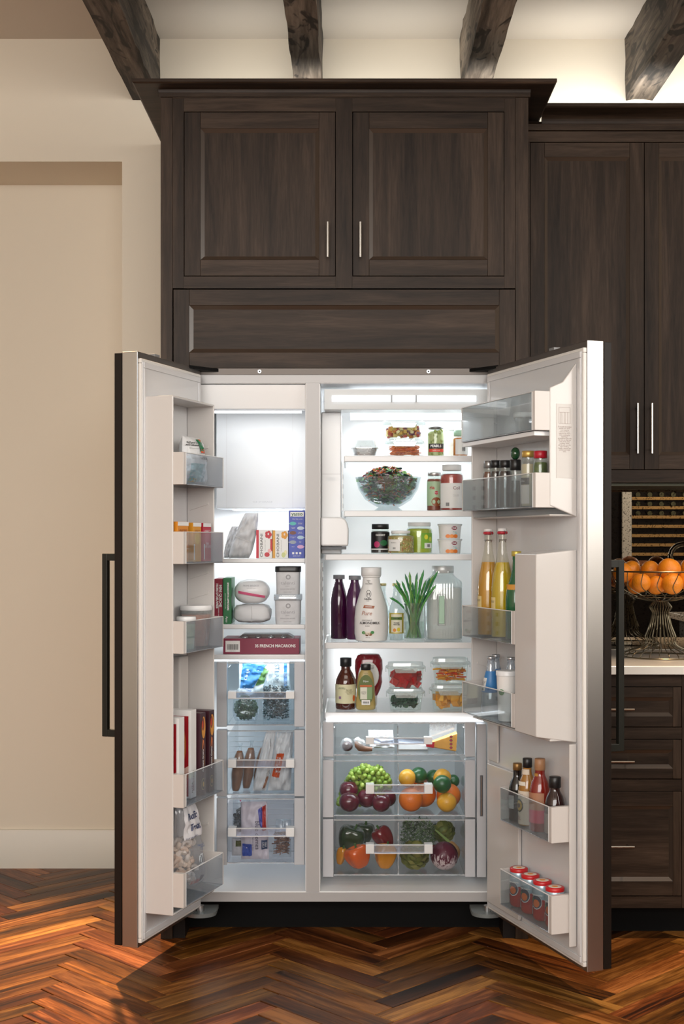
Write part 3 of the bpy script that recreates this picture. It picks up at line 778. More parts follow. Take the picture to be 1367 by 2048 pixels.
# ---------------------------------------------------------------- the two doors, built in their own frame: x = along the door from hinge to latch, y*sg = inwards
DOORS = {}
def fridge_door(side):
    left = side == 'left'
    hx_, hy_ = (-0.4978, -0.045) if left else (0.439, -0.057)
    u = Vector((-0.3177, -0.9482)) if left else Vector((0.3285, -0.9445))
    Wd = 0.4155 if left else 0.637
    sg = 1 if left else -1
    rz = math.atan2(u.y, u.x)
    pin = Vector((-u.y, u.x))*sg                              # inward unit vector
    DOORS[side] = (hx_, hy_, u, pin, rz, sg)
    z0, z1 = 0.120, 1.868
    P = lambda p: p*sg
    zt, zb_ = 1.889, 0.105
    mb = MB(); mb.box(-0.020, Wd+0.001, P(-0.065), P(-0.013), zb_, zt, STEEL)
    dr = mb.build('door', parent=fr, bev=0.002, label=('open freezer door, the left one' if left else 'open refrigerator door, the right one'))
    dr.location = Vector((hx_, hy_, 0))-OFF[fr.name]; dr.rotation_euler.z = rz
    def sub(mb, name, **k): return mb.build(name, parent=dr, **k)
    GK = M((0.70, 0.68, 0.65), 0.4)
    g = MB()
    for a, b, c, d_ in ((0, Wd, z0, z0+0.014), (0, Wd, z1-0.014, z1), (0, 0.014, z0+0.014, z1-0.014), (Wd-0.014, Wd, z0+0.014, z1-0.014)):
        g.box(a, b, P(-0.0125), P(-0.001), c, d_, GK)
    sub(g, 'gasket', bev=0.0025)
    l = MB()
    l.box(0.008, Wd-0.008, P(-0.0128), P(0.0), z0+0.008, z1-0.008, WHITEG)
    # raised rim around the liner
    for a, b, c, d_ in ((0.010, Wd-0.010, z0+0.010, z0+0.028), (0.010, Wd-0.010, z1-0.028, z1-0.010), (0.010, 0.024, z0+0.028, z1-0.028), (Wd-0.026, Wd-0.010, z0+0.028, z1-0.028)):
        l.box(a, b, P(0.0), P(0.004), c, d_, WHITEG)
    sub(l, 'liner', bev=0.003)
    wp = MB(); wp.box(-0.022, Wd+0.002, P(-0.090), P(-0.0665), zb_+0.003, zt-0.003, M((0.012, 0.008, 0.006), 0.45, spec=0.2));  # walnut darkened to near black, shade put into the panel colour
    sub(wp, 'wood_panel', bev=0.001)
    h = MB(); zh0, zh1 = (0.7296, 1.284) if left else (0.720, 1.268)
    sx = Wd-0.022
    h.box(sx-0.009, sx+0.009, P(-0.141), P(-0.123), zh0, zh1, HND)
    for q in (zh0, zh1-0.022): h.box(sx-0.009, sx+0.009, P(-0.124), P(-0.090), q, q+0.022, HND)
    sub(h, 'handle', bev=0.002)
    cl = MB(); q = Wd*0.62; cl.box(q-0.016, q+0.016, P(-0.05), P(-0.028), zt, zt+0.012, M((0.22, 0.22, 0.22), 0.4))
    sub(cl, 'clip', bev=0.001)
    DIKE = M((0.60, 0.575, 0.555), 0.16)
    if left:
        a0, a1, pp, zz0, zz1 = 0.100, 0.398, 0.0947, 0.205, 1.756
        dk = MB(); t = 0.007
        dk.box(a1-t, a1, P(0), P(pp), zz0, zz1, DIKE); dk.box(a0, a0+t, P(0), P(pp), zz0, zz1, DIKE)
        dk.box(a0+t, a1-t, P(0), P(pp), zz1-t, zz1, DIKE); dk.box(a0+t, a1-t, P(0), P(pp), zz0, zz0+t, DIKE)
        sub(dk, 'bin_surround', bev=0.0035)
        rb = MB()
        for z in (1.60, 1.42, 1.20, 1.135, 0.50, 0.40):
            rb.hexa([(a0+t, P(0.012), z), (a0+t+0.004, P(0.012), z), (a0+t+0.004, P(0.075), z+0.018), (a0+t, P(0.075), z+0.018),
                     (a0+t, P(0.012), z+0.007), (a0+t+0.004, P(0.012), z+0.007), (a0+t+0.004, P(0.075), z+0.025), (a0+t, P(0.075), z+0.025)], DIKE)
        sub(rb, 'bin_rib', kind='stuff')
        ch = MB(); ch.box(0.150, 0.215, P(0), P(0.028), 0.66, 0.96, DIKE); ch.box(0.235, 0.30, P(0), P(0.012), 0.68, 0.955, DIKE)
        sub(ch, 'shelf_channel', bev=0.006)
        bins = [(1.490, 1.587), (1.253, 1.350), (0.986, 1.083), (0.528, 0.627), (0.231, 0.333)]
        bins = [(0.106, 0.3955, a, b, 0.128, False) for a, b in bins]
    else:
        dk = MB(); t = 0.007
        a0, a1 = 0.070, 0.602
        zL, zM, zU = 0.762, 1.410, 1.755
        # latch-side wall, chamfered top, above the housing
        for q0, q1 in ((a1-t, a1),):
            pl = [(P(0), zM-0.02), (P(0.0858), zM+0.012), (P(0.0858), zU), (P(0.045), zU+0.018), (P(0), zU+0.075)]
            dk.prism(pl, q0, q1, DIKE, 'x')
        dk.box(a0, a0+t, P(0), P(0.088), zL, 1.70, DIKE)
        dk.prism([(P(0), 1.70), (P(0.088), 1.70), (P(0.0), 1.775)], a0, a0+t, DIKE, 'x')
        dk.box(a0+t, a1, P(0), P(0.086), zL-0.007, zL, DIKE)
        dk.box(a0+t, a1-t, P(0), P(0.084), zM-0.018, zM-0.012, DIKE)
        sub(dk, 'bin_surround', bev=0.003)
        hs = MB()
        hs.prism([(P(0), 0.748), (P(0.130), 0.7695), (P(0.130), 1.285), (P(0), 1.297)], 0.4675, 0.6035, DIKE, 'x')
        sub(hs, 'dispenser_housing', bev=0.004)
        for q in ((0.030, 0.258, P(0.003), P(0.014), 0.150, 0.60), (0.030, 0.10, P(0.003), P(0.010), 0.61, 0.752), (0.6005, 0.606, P(0.003), P(0.026), 0.17, 0.745)): sub(MB().box(*q, DIKE), 'lower_step', bev=0.0025)
        rb = MB()
        for z in (1.13, 1.02, 0.90, 0.80): rb.hexa([(a0+t, P(0.012), z+0.01), (a0+t+0.004, P(0.012), z+0.01), (a0+t+0.004, P(0.07), z+0.028), (a0+t, P(0.07), z+0.028), (a0+t, P(0.012), z+0.017), (a0+t+0.004, P(0.012), z+0.017), (a0+t+0.004, P(0.07), z+0.035), (a0+t, P(0.07), z+0.035)], DIKE)
        sub(rb, 'bin_rib', kind='stuff')
        bins = [(0.092, 0.600, 1.634, 1.745, 0.132, True), (0.092, 0.600, 1.416, 1.515, 0.130, False), (0.092, 0.4655, 1.020, 1.118, 0.130, False), (0.092, 0.4655, 0.777, 0.8775, 0.130, False),
                (0.262, 0.6003, 0.467, 0.569, 0.080, False), (0.262, 0.6003, 0.209, 0.318, 0.080, False)]
        # instruction sheet on the latch-side face of the surround
        xs = a1+0.0006
        sh = MB(); sh.box(xs-0.0004, xs+0.0002, P(0.012), P(0.066), 1.50, 1.71, M((0.62, 0.595, 0.57), 0.4)); 
        so = sub(sh, 'instruction_sheet')
        PR = M((0.25, 0.17, 0.14), 0.6)
        dg = MB()
        for (za, zb2, pa, pb) in ((1.700, 1.7005, 0.022, 0.058), (1.654, 1.6545, 0.022, 0.058), (1.686, 1.6866, 0.024, 0.056)): dg.box(xs, xs+0.0006, P(pa), P(pb), za, zb2, PR)
        for p_ in (0.022, 0.030, 0.037, 0.041, 0.048, 0.052, 0.0575): dg.box(xs, xs+0.0006, P(p_), P(p_+0.0005), 1.654, 1.700 if p_ in (0.022, 0.0575) else 1.686, PR)
        sub(dg, 'diagram')
        tx = 'To install decorative\npanels, the door\ntrim must be\nremoved. First,\nremove the door\ntrim molding by\ninserting a\nscrewdriver into the\ntab slot on the top\nside of the trim\nmolding. Next,\ngently pop out the\ntrim molding.\nFinally, remove the\nscrews and slide\ntrim.'
        o = text(tx, 0.0052, PR, dr, (xs+0.0008, P(0.040), 1.610), rotz=PI/2)
    WB = M((0.60, 0.56, 0.53), 0.25)
    BCL = clear('#eef3f8' if left else '#eff4f6', 0.05, 0.07)
    for a, b, c, d_, p1, closed in bins:
        o = MB()
        # latch-end cap, hinge-end cap, clear front, floor; thin white rim on top
        cap = 0.016
        o.box(b-cap, b, P(0.004), P(p1), c, d_, WB)
        o.box(a, a+0.006, P(0.02), P(p1), c, d_, WB)
        o.box(b-0.020, b-0.0161, P(p1-0.004), P(p1+0.0006), c, d_, LWS)
        o.box(a+0.006, b-cap, P(p1-0.003), P(p1), c+0.003, d_-0.003, BCL)
        o.box(a+0.006, b-cap, P(0.008), P(p1-0.003), c, c+0.003, clear('#cfd6da', 0.25, 0.1))
        o.box(a+0.006, b-cap, P(p1-0.004), P(p1+0.0005), d_-0.003, d_, clear('#ffffff', 0.7, 0.2))
        o.box(a+0.006, b-cap, P(p1-0.004), P(p1+0.0005), c, c+0.003, clear('#c8ccd2', 0.4, 0.3))
        if closed:
            o.box(a+0.006, b-cap, P(0.01), P(p1-0.003), d_-0.003, d_, BCL)
            o.box(a, b-cap, P(0.006), P(p1-0.006), c-0.014, c-0.001, LWS)
        o.build('bin', parent=dr, bev=0.0012, seg=1)
    return dr
dl = fridge_door('left'); dr_ = fridge_door('right')
def door_at(side, px, p, z=None, py=None):
    """point on a door bin: p = distance in from the liner, px = the photo column it shows at; returns location, depth"""
    hx_, hy_, u, pin, rz, sg = DOORS[side]
    q = (px-CX)/F
    s = (q*(D+hy_+pin.y*p)-hx_-pin.x*p)/(u.x-q*u.y)
    x, y = hx_+u.x*s+pin.x*p, hy_+u.y*s+pin.y*p
    if z is None: z = wz(py, y)
    return Vector((x, y, z)), y, s
# angle so that an item's front (-y) faces out of the door bin, into the room's middle
def face(side):
    hx_, hy_, u, pin, rz, sg = DOORS[side]
    return math.atan2(pin.y, pin.x)+PI/2
# ---------------------------------------------------------------- food: shared builders
def put(name, label, cat, px, y, z, rotz=0, group=None):
    return thing(name, label, cat, (wx(px, y), y, z), rotz, group)
def rprof(pr, r, h): return [(a*r, b*h) for a, b in pr]
BOT = {
 'juice': [(0.90,0),(1,0.02),(1,0.58),(0.93,0.66),(0.72,0.78),(0.52,0.87),(0.46,0.90),(0.46,0.94)],
 'milk': [(0.80,0),(0.92,0.012),(1,0.10),(1.0,0.32),(0.93,0.47),(0.74,0.62),(0.54,0.76),(0.50,0.86),(0.56,0.868),(0.56,0.89)],
 'tonic': [(0.92,0),(1,0.015),(1,0.50),(0.93,0.58),(0.62,0.70),(0.42,0.82),(0.40,0.93),(0.45,0.94),(0.45,0.965)],
 'bbq': [(0.92,0),(1,0.03),(1,0.50),(0.95,0.58),(0.70,0.69),(0.46,0.77),(0.44,0.86)],
 'swing': [(0.93,0),(1,0.01),(1,0.46),(0.92,0.55),(0.62,0.69),(0.40,0.80),(0.33,0.90),(0.36,0.92),(0.36,0.95)],
 'soda': [(0.93,0),(1,0.015),(1,0.20),(0.90,0.40),(0.62,0.66),(0.36,0.86),(0.33,0.93),(0.38,0.94),(0.38,0.96)],
 'dress': [(0.92,0),(1,0.02),(1,0.48),(0.96,0.56),(0.78,0.68),(0.52,0.76),(0.47,0.80),(0.47,0.88)],
 'squeeze': [(0.80,0),(0.95,0.02),(1,0.12),(0.90,0.40),(0.86,0.62),(0.70,0.78),(0.42,0.88),(0.40,0.89)],
}
def vessel(t, kind, r, h, mat, name='body', seg=28, **k):
    return MB().lathe(rprof(BOT[kind], r, h), mat, seg=seg, **k).build(name, parent=t, angle=50)
def lidc(t, r, z0, z1, mat, name='lid', seg=24, rib=False, sx=1, sy=1, pw=2):
    b = 0.0012
    return MB().lathe([(r-b, z0), (r, z0+b), (r, z1-b), (r-b, z1)], mat, seg=seg, sx=sx, sy=sy, pw=pw).build(name, parent=t, angle=50)
def lab(t, rad, deg, z0, z1, mat, name='label', a=0, **k):
    return MB().patch(rad+0.0006, math.radians(a-deg), math.radians(a+deg), z0, z1, mat, **k).build(name, parent=t, fix=False)
def spot(t, rad, a, z, rx, rz, mat, name='print', lift=0.0012, n=16):
    """round print bent round a vessel"""
    q = rad+lift; a = math.radians(a)
    P = [(q*math.sin(a), -q*math.cos(a), z)]+[(q*math.sin(a+rx*math.cos(2*PI*k/n)/q), -q*math.cos(a+rx*math.cos(2*PI*k/n)/q), z+rz*math.sin(2*PI*k/n)) for k in range(n)]
    return MB().add(P, [(0, k+1, (k+1) % n+1) for k in range(n)], mat).build(name, parent=t, fix=False)
def barcode(t, w, h, loc, wrap=0, turn=0, fn=None, rotz=0, name='barcode'):
    mb = MB(); r = random.Random(int(w*1e5)); x = -w/2
    while x < w/2-0.0006:
        q = r.choice((0.0006, 0.001, 0.0014)); 
        if wrap:
            a0, a1 = (x+loc[0])/wrap, (x+q+loc[0])/wrap
            mb.add([(wrap*math.sin(a0), -wrap*math.cos(a0), loc[2]-h/2), (wrap*math.sin(a1), -wrap*math.cos(a1), loc[2]-h/2), (wrap*math.sin(a1), -wrap*math.cos(a1), loc[2]+h/2), (wrap*math.sin(a0), -wrap*math.cos(a0), loc[2]+h/2)], [(0,1,2,3)], INK)
        else:
            P = [(x, -h/2), (x+q, -h/2), (x+q, h/2), (x, h/2)]
            if turn: P = [(-b, a) for a, b in P]
            if fn: mb.add([fn(a+loc[0], b+loc[2]) for a, b in P], [(0,1,2,3)], INK)
            else: mb.add([(a+loc[0], loc[1], b+loc[2]) for a, b in P], [(0,1,2,3)], INK)
        x += q+r.choice((0.0006, 0.001))
    o = mb.build(name, parent=t, fix=False, kind='stuff'); o.rotation_euler.z = rotz
    return o
def flat(t, pts, y, mat, name='print'):
    """flat printed shape on a front face"""
    return MB().add([(a, y, b) for a, b in pts], [tuple(range(len(pts)))], mat).build(name, parent=t, fix=False)
def disc(cx, cz, rx, rz, n=20, a0=0): return [(cx+rx*math.cos(2*PI*k/n+a0), cz+rz*math.sin(2*PI*k/n+a0)) for k in range(n)]
def rect(a, b, c, d): return [(a, c), (b, c), (b, d), (a, d)]
def chunks(t, n, size, mats, box, name, seed=1, shape='box', kind='stuff', pw=0):
    """a heap of loose food pieces inside a tray: box = (half width, half depth, z0, z1)"""
    r = random.Random(seed); mb = MB()
    for i in range(n):
        f = r.random(); zz = box[2]+(box[3]-box[2])*f**0.8
        x = (r.random()*2-1)*box[0]; y = (r.random()*2-1)*box[1]
        s = size*(0.7+0.6*r.random()); m = r.choice(mats)
        rot = Matrix.Rotation(r.random()*6, 3, 'Z') @ Matrix.Rotation(r.random()*6, 3, 'X')
        if shape == 'box':
            P = [rot @ Vector((a*s*0.5, b*s*0.5, c*s*0.4)) for c in (-1, 1) for a, b in ((-1,-1),(1,-1),(1,1),(-1,1))]
            mb.hexa([(x+p.x, y+p.y, zz+p.z) for p in P], m)
        elif shape == 'ball': mb.ball((x, y, zz), s*0.5, m, 8, 5)
        elif shape == 'strip':
            L_ = s*(1.8+r.random()*1.5); d = rot @ Vector((1, 0, 0)); d.z *= 0.35
            p0 = Vector((x, y, zz)); c = Vector((r.uniform(-.3,.3), r.uniform(-.3,.3), r.uniform(-.2,.3)))*s
            mb.tube([p0-d*L_/2, p0+c*0.5, p0+d*L_/2], s*0.16, m, 4)
        elif shape == 'leaf':
            P = []
            for k in range(7):
                a = 2*PI*k/7; q = s*(0.5+0.25*r.random())
                v = rot @ Vector((q*math.cos(a), q*math.sin(a)*0.7, r.uniform(-.15,.15)*s)); P.append((x+v.x, y+v.y, zz+v.z))
            mb.add(P+[(x, y, zz+0.1*s)], [(k, (k+1) % 7, 7) for k in range(7)], m)
    return mb.build(name, parent=t, kind=kind, angle=60, fix=(shape != 'leaf'))
LIDC = clear('#f2f8f8', 0.22, 0.12)
def lockbox(px, y, z, wp, hp, label, fill, depth=0.10, seed=3, group='clip-lid glass containers'):
    """glass food box with clip-down lid"""
    m_ = mpx(y); w, h = wp*m_/2, hp*m_
    t = put('glass_food_container', label, 'food container', px, y, z, group=group)
    dd = depth/2; sy = dd/w
    hl = h*0.76
    p_ = [(w*0.74, 0.001), (w*0.78, 0.0), (w*0.80, 0.003), (w*0.90, hl), (w*0.93, hl+0.001)]
    MB().lathe(p_, GLASS, seg=40, sy=sy, pw=5).build('glass_tray', parent=t, angle=50)
    MB().lathe([(w*0.95, hl), (w*0.985, hl+0.002), (w*0.985, hl+0.008), (w*0.90, hl+0.0095), (w*0.88, h-0.001), (w*0.80, h)], LIDC, seg=40, sy=sy, pw=5).build('lid', parent=t, angle=50)
    fl_ = MB(); fl_.hexa([(-w*0.5, -dd*0.98-0.004, hl-0.013), (w*0.5, -dd*0.98-0.004, hl-0.013), (w*0.5, -dd*0.98, hl-0.013), (-w*0.5, -dd*0.98, hl-0.013), (-w*0.62, -dd*0.98-0.004, hl+0.005), (w*0.62, -dd*0.98-0.004, hl+0.005), (w*0.62, -dd*0.98, hl+0.005), (-w*0.62, -dd*0.98, hl+0.005)], LIDC)
    fl_.build('clip', parent=t, bev=0.001)
    for sg in (-1, 1): MB().box(sg*w*0.985, sg*(w*1.02), -dd*0.3, dd*0.3, hl-0.012, hl+0.006, LIDC).build('clip', parent=t, bev=0.001)
    if fill:
        n, size, mats, shape, lv = fill
        chunks(t, n, size, mats, (w*0.76-size*(0.95 if shape == 'strip' else 0.45), dd*0.78-size*(1.0 if shape == 'strip' else 0.62), 0.004+size*0.4, min(hl*lv, hl-size*0.75)), 'contents', seed, shape)
    return t
def jar(px, y, z, wp, hp, label, cat, lidm, body, lid_h=0.12, name='jar', lidr=0.9, group=None, neck=True, loc=None, rotz=0, r=None, h=None, level=0.9, sq=2.0, glass=True, seg=28):
    if loc is None: m_ = mpx(y); r, h = wp*m_/2, hp*m_; t = put(name, label, cat, px, y, z, rotz, group)
    else: t = thing(name, label, cat, loc, rotz, group)
    hb = h*(1-lid_h)
    pr = [(r*0.93, 0), (r, 0.004), (r, hb*0.80), (r*0.97, hb*0.87), (r*lidr*0.95, hb*0.95), (r*lidr*0.95, hb)]
    if glass:
        MB().lathe(pr, GLASS, seg=seg, pw=sq).build('glass', parent=t, angle=50)
        q = [(a*0.955, max(0.003, min(b, h*level*(1-lid_h)))) for a, b in pr]
        MB().lathe(q, body, seg=seg, pw=sq).build('contents', parent=t, angle=50)
    else: MB().lathe(pr, body, seg=seg, pw=sq).build('body', parent=t, angle=50)
    lidc(t, r*lidr, hb*0.985, h, lidm)
    return t, r, h
def carton(px0, px1, y, z, hp, dp, label, mat, name='food_box', cat='box', side=None, rotz=0, group=None, loc=None, w=None, h=None):
    if loc is None:
        m_ = mpx(y); w, h = (px1-px0)*m_, hp*m_
        t = put(name, label, cat, (px0+px1)/2, y, z, rotz, group)
    else: t = thing(name, label, cat, loc, rotz, group)
    MB().box(-w/2, w/2, 0, dp, 0, h, mat).build('carton', parent=t, bev=0.0008, seg=1)
    return t, w, h
def pillow(t, w, h, th, mat, name='bag', seed=1, lean=0.0, crimp=0.0, n=22, px=3.0, crum=0.10, bot=1.0, top=1.0, lean_y=0.0, round_=0.0):
    """soft bag: returns a function mapping (x, z) on the label side to a point just in front of the film"""
    def S(u, v, side):
        k = max(0, (1-abs(u)**px))**0.55*max(0, (1-abs(v)**px))**0.55
        ww = w/2*((bot+(top-bot)*(v+1)/2))
        if round_: ww *= 1-round_*abs(v)**3
        x = u*ww+lean*(v+1)/2*h; z = (v+1)/2*h
        c = crum*th*noise.noise(Vector((u*2.6+seed, v*3.4, seed*1.7+side)))+crum*0.5*th*noise.noise(Vector((u*7+seed, v*8, seed+side*3)))
        y = side*(th/2*k)+c*(1 if k > 0.05 else 0)+lean_y*(v+1)/2*h
        return (x, y, z)
    vs = []; fs = []
    for sd in (-1, 1):
        b = len(vs)
        for j in range(n+1):
            for i in range(n+1): vs.append(S(i/n*2-1, j/n*2-1, sd))
        for j in range(n):
            for i in range(n):
                q = (b+j*(n+1)+i, b+j*(n+1)+i+1, b+(j+1)*(n+1)+i+1, b+(j+1)*(n+1)+i)
                fs.append(q if sd < 0 else q[::-1])
    mb = MB().add(vs, fs, mat)
    if crimp: mb.box(-w/2*top+lean*h, w/2*top+lean*h, lean_y*h-0.0006, lean_y*h+0.0006, h-0.001, h+crimp, mat)
    mb.build(name, parent=t, fix=False, angle=75)
    def fn(x, z):
        v = z/h*2-1; ww = w/2*(bot+(top-bot)*(v+1)/2); u = max(-0.99, min(0.99, (x-lean*z)/ww))
        p = S(u, v, -1); return Vector((p[0], p[1]-0.0024, p[2]))
    return fn
def decal(t, fn, poly, mat, name='print', n=22):
    """coloured film print that follows a bag: poly = (x0,x1,z0,z1) or four corners"""
    if len(poly) == 4 and not isinstance(poly[0], tuple): x0, x1, z0, z1 = poly; c = [(x0, z0), (x1, z0), (x1, z1), (x0, z1)]
    else: c = poly
    vs = []; fs = []
    for j in range(n+1):
        for i in range(n+1):
            a, b = i/n, j/n
            x = (c[0][0]*(1-a)+c[1][0]*a)*(1-b)+(c[3][0]*(1-a)+c[2][0]*a)*b
            z = (c[0][1]*(1-a)+c[1][1]*a)*(1-b)+(c[3][1]*(1-a)+c[2][1]*a)*b
            p = fn(x, z); vs.append((p[0], p[1]+0.0005, p[2]))
    for j in range(n):
        for i in range(n): fs.append((j*(n+1)+i, j*(n+1)+i+1, (j+1)*(n+1)+i+1, (j+1)*(n+1)+i))
    return MB().add(vs, fs, mat).build(name, parent=t, fix=False)
PAPER = M((0.66, 0.67, 0.69), 0.6, bump=0.3, bscale=28)
WHT = M((0.80, 0.80, 0.79), 0.4)
WLAB = M((0.76, 0.76, 0.74), 0.5)
RED = M('#b3122a', 0.4); PINK = M('#d05a80', 0.5)
GRN = M('#1d7a3c', 0.45)
FILM = clear('#f6fafc', 0.07, 0.09, rough=0.15)
ZD1 += 0.002; ZD2 += 0.002; ZD3 += 0.002

# ---------------------------------------------------------------- freezer shelves
y0 = 0.20
t = put('wrapped_package', 'small white paper parcel with rubber band leaning at the left of the top freezer shelf', 'package', 455, 0.24, ZF1, group='white paper parcels')
fn = pillow(t, 0.040, 0.110, 0.045, PAPER, 'wrapping', 3, lean=0.24, round_=0.35, top=0.9, crum=0.3)
MB().tube([fn(-0.022+0.0044*k+0.008, 0.046-0.0016*k) for k in range(11)], 0.0009, M((0.7, 0.7, 0.68), 0.5), 5).build('rubber_band', parent=t)
t = put('wrapped_package', 'large white paper parcel with a rubber band leaning against the yogurt boxes', 'package', 478, 0.17, ZF1, group='white paper parcels')
fn = pillow(t, 0.088, 0.155, 0.070, PAPER, 'wrapping', 8, lean=0.28, round_=0.22, top=0.66, crum=0.22)
MB().tube([fn(-0.036+0.0074*k+0.018, 0.078-0.0030*k) for k in range(11)], 0.0010, M((0.75, 0.75, 0.73), 0.5), 5).build('rubber_band', parent=t)
for px0, px1, c, c2, what in ((512, 544, '#c8283c', '#c3202e', 'strawberry'), (545, 576, '#e0a23c', '#e09a28', 'banana')):
    t, w, h = carton(px0, px1, 0.13, ZF1, 57 if c == '#c8283c' else 56, 0.16, 'white frozen yogurt box with a %s side stripe and %s fruit picture' % (('red', 'red') if what == 'strawberry' else ('orange', 'yellow')), WHT, 'yogurt_box', group='frozen yogurt boxes')
    flat(t, rect(-w/2, -w/2+w*0.16, 0.0004, h-0.0004), -0.0006, M(c, 0.45))
    flat(t, rect(w*0.38, w/2, h*0.25, h*0.68), -0.0006, M(c2, 0.45)) if what == 'strawberry' else None
    text('CHOBANI', 0.0125, INK, t, (-w*0.16, -0.0009, h*0.45), turn=PI/2, sx=1.45)
    text('FROZEN GREEK YOGURT', 0.0034, M((0.35, 0.35, 0.35), 0.5), t, (w*0.06, -0.0009, h*0.45), turn=PI/2)
    for q in range(5):
        a = 2*PI*q/5; flat(t, disc(w*0.26+0.006*math.cos(a), h*0.86+0.007*math.sin(a)-0.003, 0.006, 0.007, 12), -0.0007-0.00002*q, M(c2, 0.45))
    text('8', 0.010, WHT, t, (w*0.26, -0.0012, h*0.85), bold=0.0003)
    if what == 'strawberry':
        flat(t, disc(w*0.18, h*0.13, 0.009, 0.008), -0.0008, M('#c01828', 0.4)); flat(t, disc(w*0.33, h*0.26, 0.006, 0.007), -0.00075, M('#e8b0b0', 0.4))
    else:
        flat(t, disc(w*0.2, h*0.12, 0.007, 0.009), -0.0008, M('#c9cf8a', 0.4)); flat(t, disc(w*0.32, h*0.2, 0.005, 0.009), -0.00075, M('#e8e2b0', 0.4))
t, w, h = carton(577, 609, 0.125, ZF1, 96, 0.16, 'tall blue frozen yogurt bar box at the right end of the top freezer shelf', M('#4858b4', 0.45), 'ice_cream_box')
flat(t, rect(-w*0.40, w*0.44, h*0.87, h*0.965), -0.0006, WHT)
text('yasso', 0.0175, M('#3a6a4a', 0.5), t, (w*0.02, -0.0009, h*0.922), bold=0.0004)
text('YOU WILL LOVE', 0.0048, WHT, t, (0.002, -0.0009, h*0.815))
for q, (c, sx_) in enumerate((('#58b8b4', -1), ('#c9d8e8', 1), ('#7a4e40', -1), ('#b8d4e8', 1), ('#9aa4ae', -1), ('#e0b0d8', 1))):
    zz = h*(0.725-q*0.097)
    flat(t, disc(sx_*w*0.24, zz, 0.0115, 0.0062), -0.0007, M(c, 0.5)); flat(t, rect(sx_*w*0.24-0.016*(sx_ < 0), sx_*w*0.24+0.016*(sx_ > 0), zz-0.0006, zz+0.0006), -0.00065, WHT)
    text(('SEA SALT\nCARAMEL', 'COOKIES\nCREAM', 'FUDGE\nBROWNIE', 'CHOCOLATE\nCHIP', 'MINT\nCHIP', 'BERRY')[q], 0.0034, WHT, t, (-sx_*w*0.22, -0.0009, zz))
for q in (-1, 0, 1): flat(t, rect(q*0.012-0.0035, q*0.012+0.0035, h*0.085, h*0.13), -0.0007, WHT)
text('f', 0.006, M('#4858b4', 0.5), t, (-0.012, -0.0009, h*0.107)); text('yasso.com', 0.0062, WHT, t, (0, -0.0009, h*0.052))
# second shelf
t, w, h = carton(428.5, 445, 0.115, ZF2, 90, 0.14, 'dark red appetizer box standing upright behind the door bin in the freezer', M('#8c1230', 0.45), 'appetizer_box', group='upright appetizer boxes')
text('MINI QUICHE', 0.0125, WHT, t, (w*0.22, -0.0009, h*0.62), turn=-PI/2, bold=0.0004); text('HORS D\'OEUVRES', 0.0105, WHT, t, (-w*0.18, -0.0009, h*0.62), turn=-PI/2, bold=0.0004); text('PETITE BAKED APPETIZERS', 0.0042, WHT, t, (0, -0.0009, h*0.25), turn=-PI/2)
t, w, h = carton(446, 462, 0.105, ZF2, 92, 0.14, 'green appetizer box standing upright beside the red one', M('#1c6e3c', 0.45), 'appetizer_box', group='upright appetizer boxes')
text('SPANAKOPITA APPETIZERS', 0.0078, WHT, t, (w*0.10, -0.0009, h*0.60), turn=-PI/2, bold=0.0003); text('spinach and feta cheese in filo', 0.0044, WHT, t, (-w*0.22, -0.0009, h*0.5), turn=-PI/2); text('Appy', 0.010, WHT, t, (-w*0.05, -0.0009, h*0.1), turn=-PI/2)
t = put('wrapped_meat', 'plain white paper meat pack, the lower of the two stacked on the second freezer shelf', 'package', 505, 0.17, ZF2+0.0022, group='white meat packs')
mb = MB(); mb.ball((0, 0, 0.0315), (0.064, 0.055, 0.0315), PAPER, 28, 16, fn=lambda p, a, tt: tuple(math.copysign(abs(c)**0.55, c)*(1+0.07*noise.noise(Vector((p.x*3, p.y*3, p.z*3+2)))+0.05*noise.noise(Vector((p.x*8, p.y*8, p.z*6)))) for c in p)); mb.build('wrapping', parent=t, angle=80)
MB().tube([(0.0, -0.056, 0.004), (0.002, -0.058, 0.03), (0.0, -0.052, 0.058)], 0.0007, M((0.5, 0.5, 0.5), 0.5), 5).build('string', parent=t)
t = put('wrapped_meat', 'round white meat pack with pink printed band, stacked on the plain one', 'package', 504, 0.17, ZF2+0.0675, group='white meat packs')
mb = MB(); mb.ball((0, 0, 0.041), (0.061, 0.052, 0.041), M((0.76, 0.76, 0.77), 0.3), 28, 16, fn=lambda p, a, tt: tuple(math.copysign(abs(c)**(0.72 if i < 2 else 0.9), c)*(1+0.04*noise.noise(Vector((p.x*3+5, p.y*3, p.z*3+2)))) for i, c in enumerate(p))); mb.build('wrapping', parent=t, angle=80)
gf = lambda x, z: Vector((x, -0.052*max(0.05, 1-min(1, abs(x/0.0612))**2.8)**0.36*max(0.05, 1-min(1, abs((z-0.041)/0.041))**2.2)**0.45-0.003, z))
decal(t, gf, ((-0.044, 0.036), (0.046, 0.020), (0.048, 0.028), (-0.044, 0.045)), PINK)
text('PRIME BRISKET', 0.0085, M((0.45, 0.45, 0.48), 0.5), t, (0, 0, 0), fn=lambda x, z: gf(x, z+0.062)); text('NET WT 2 LB', 0.005, M((0.5, 0.5, 0.53), 0.5), t, fn=lambda x, z: gf(x, z+0.054))
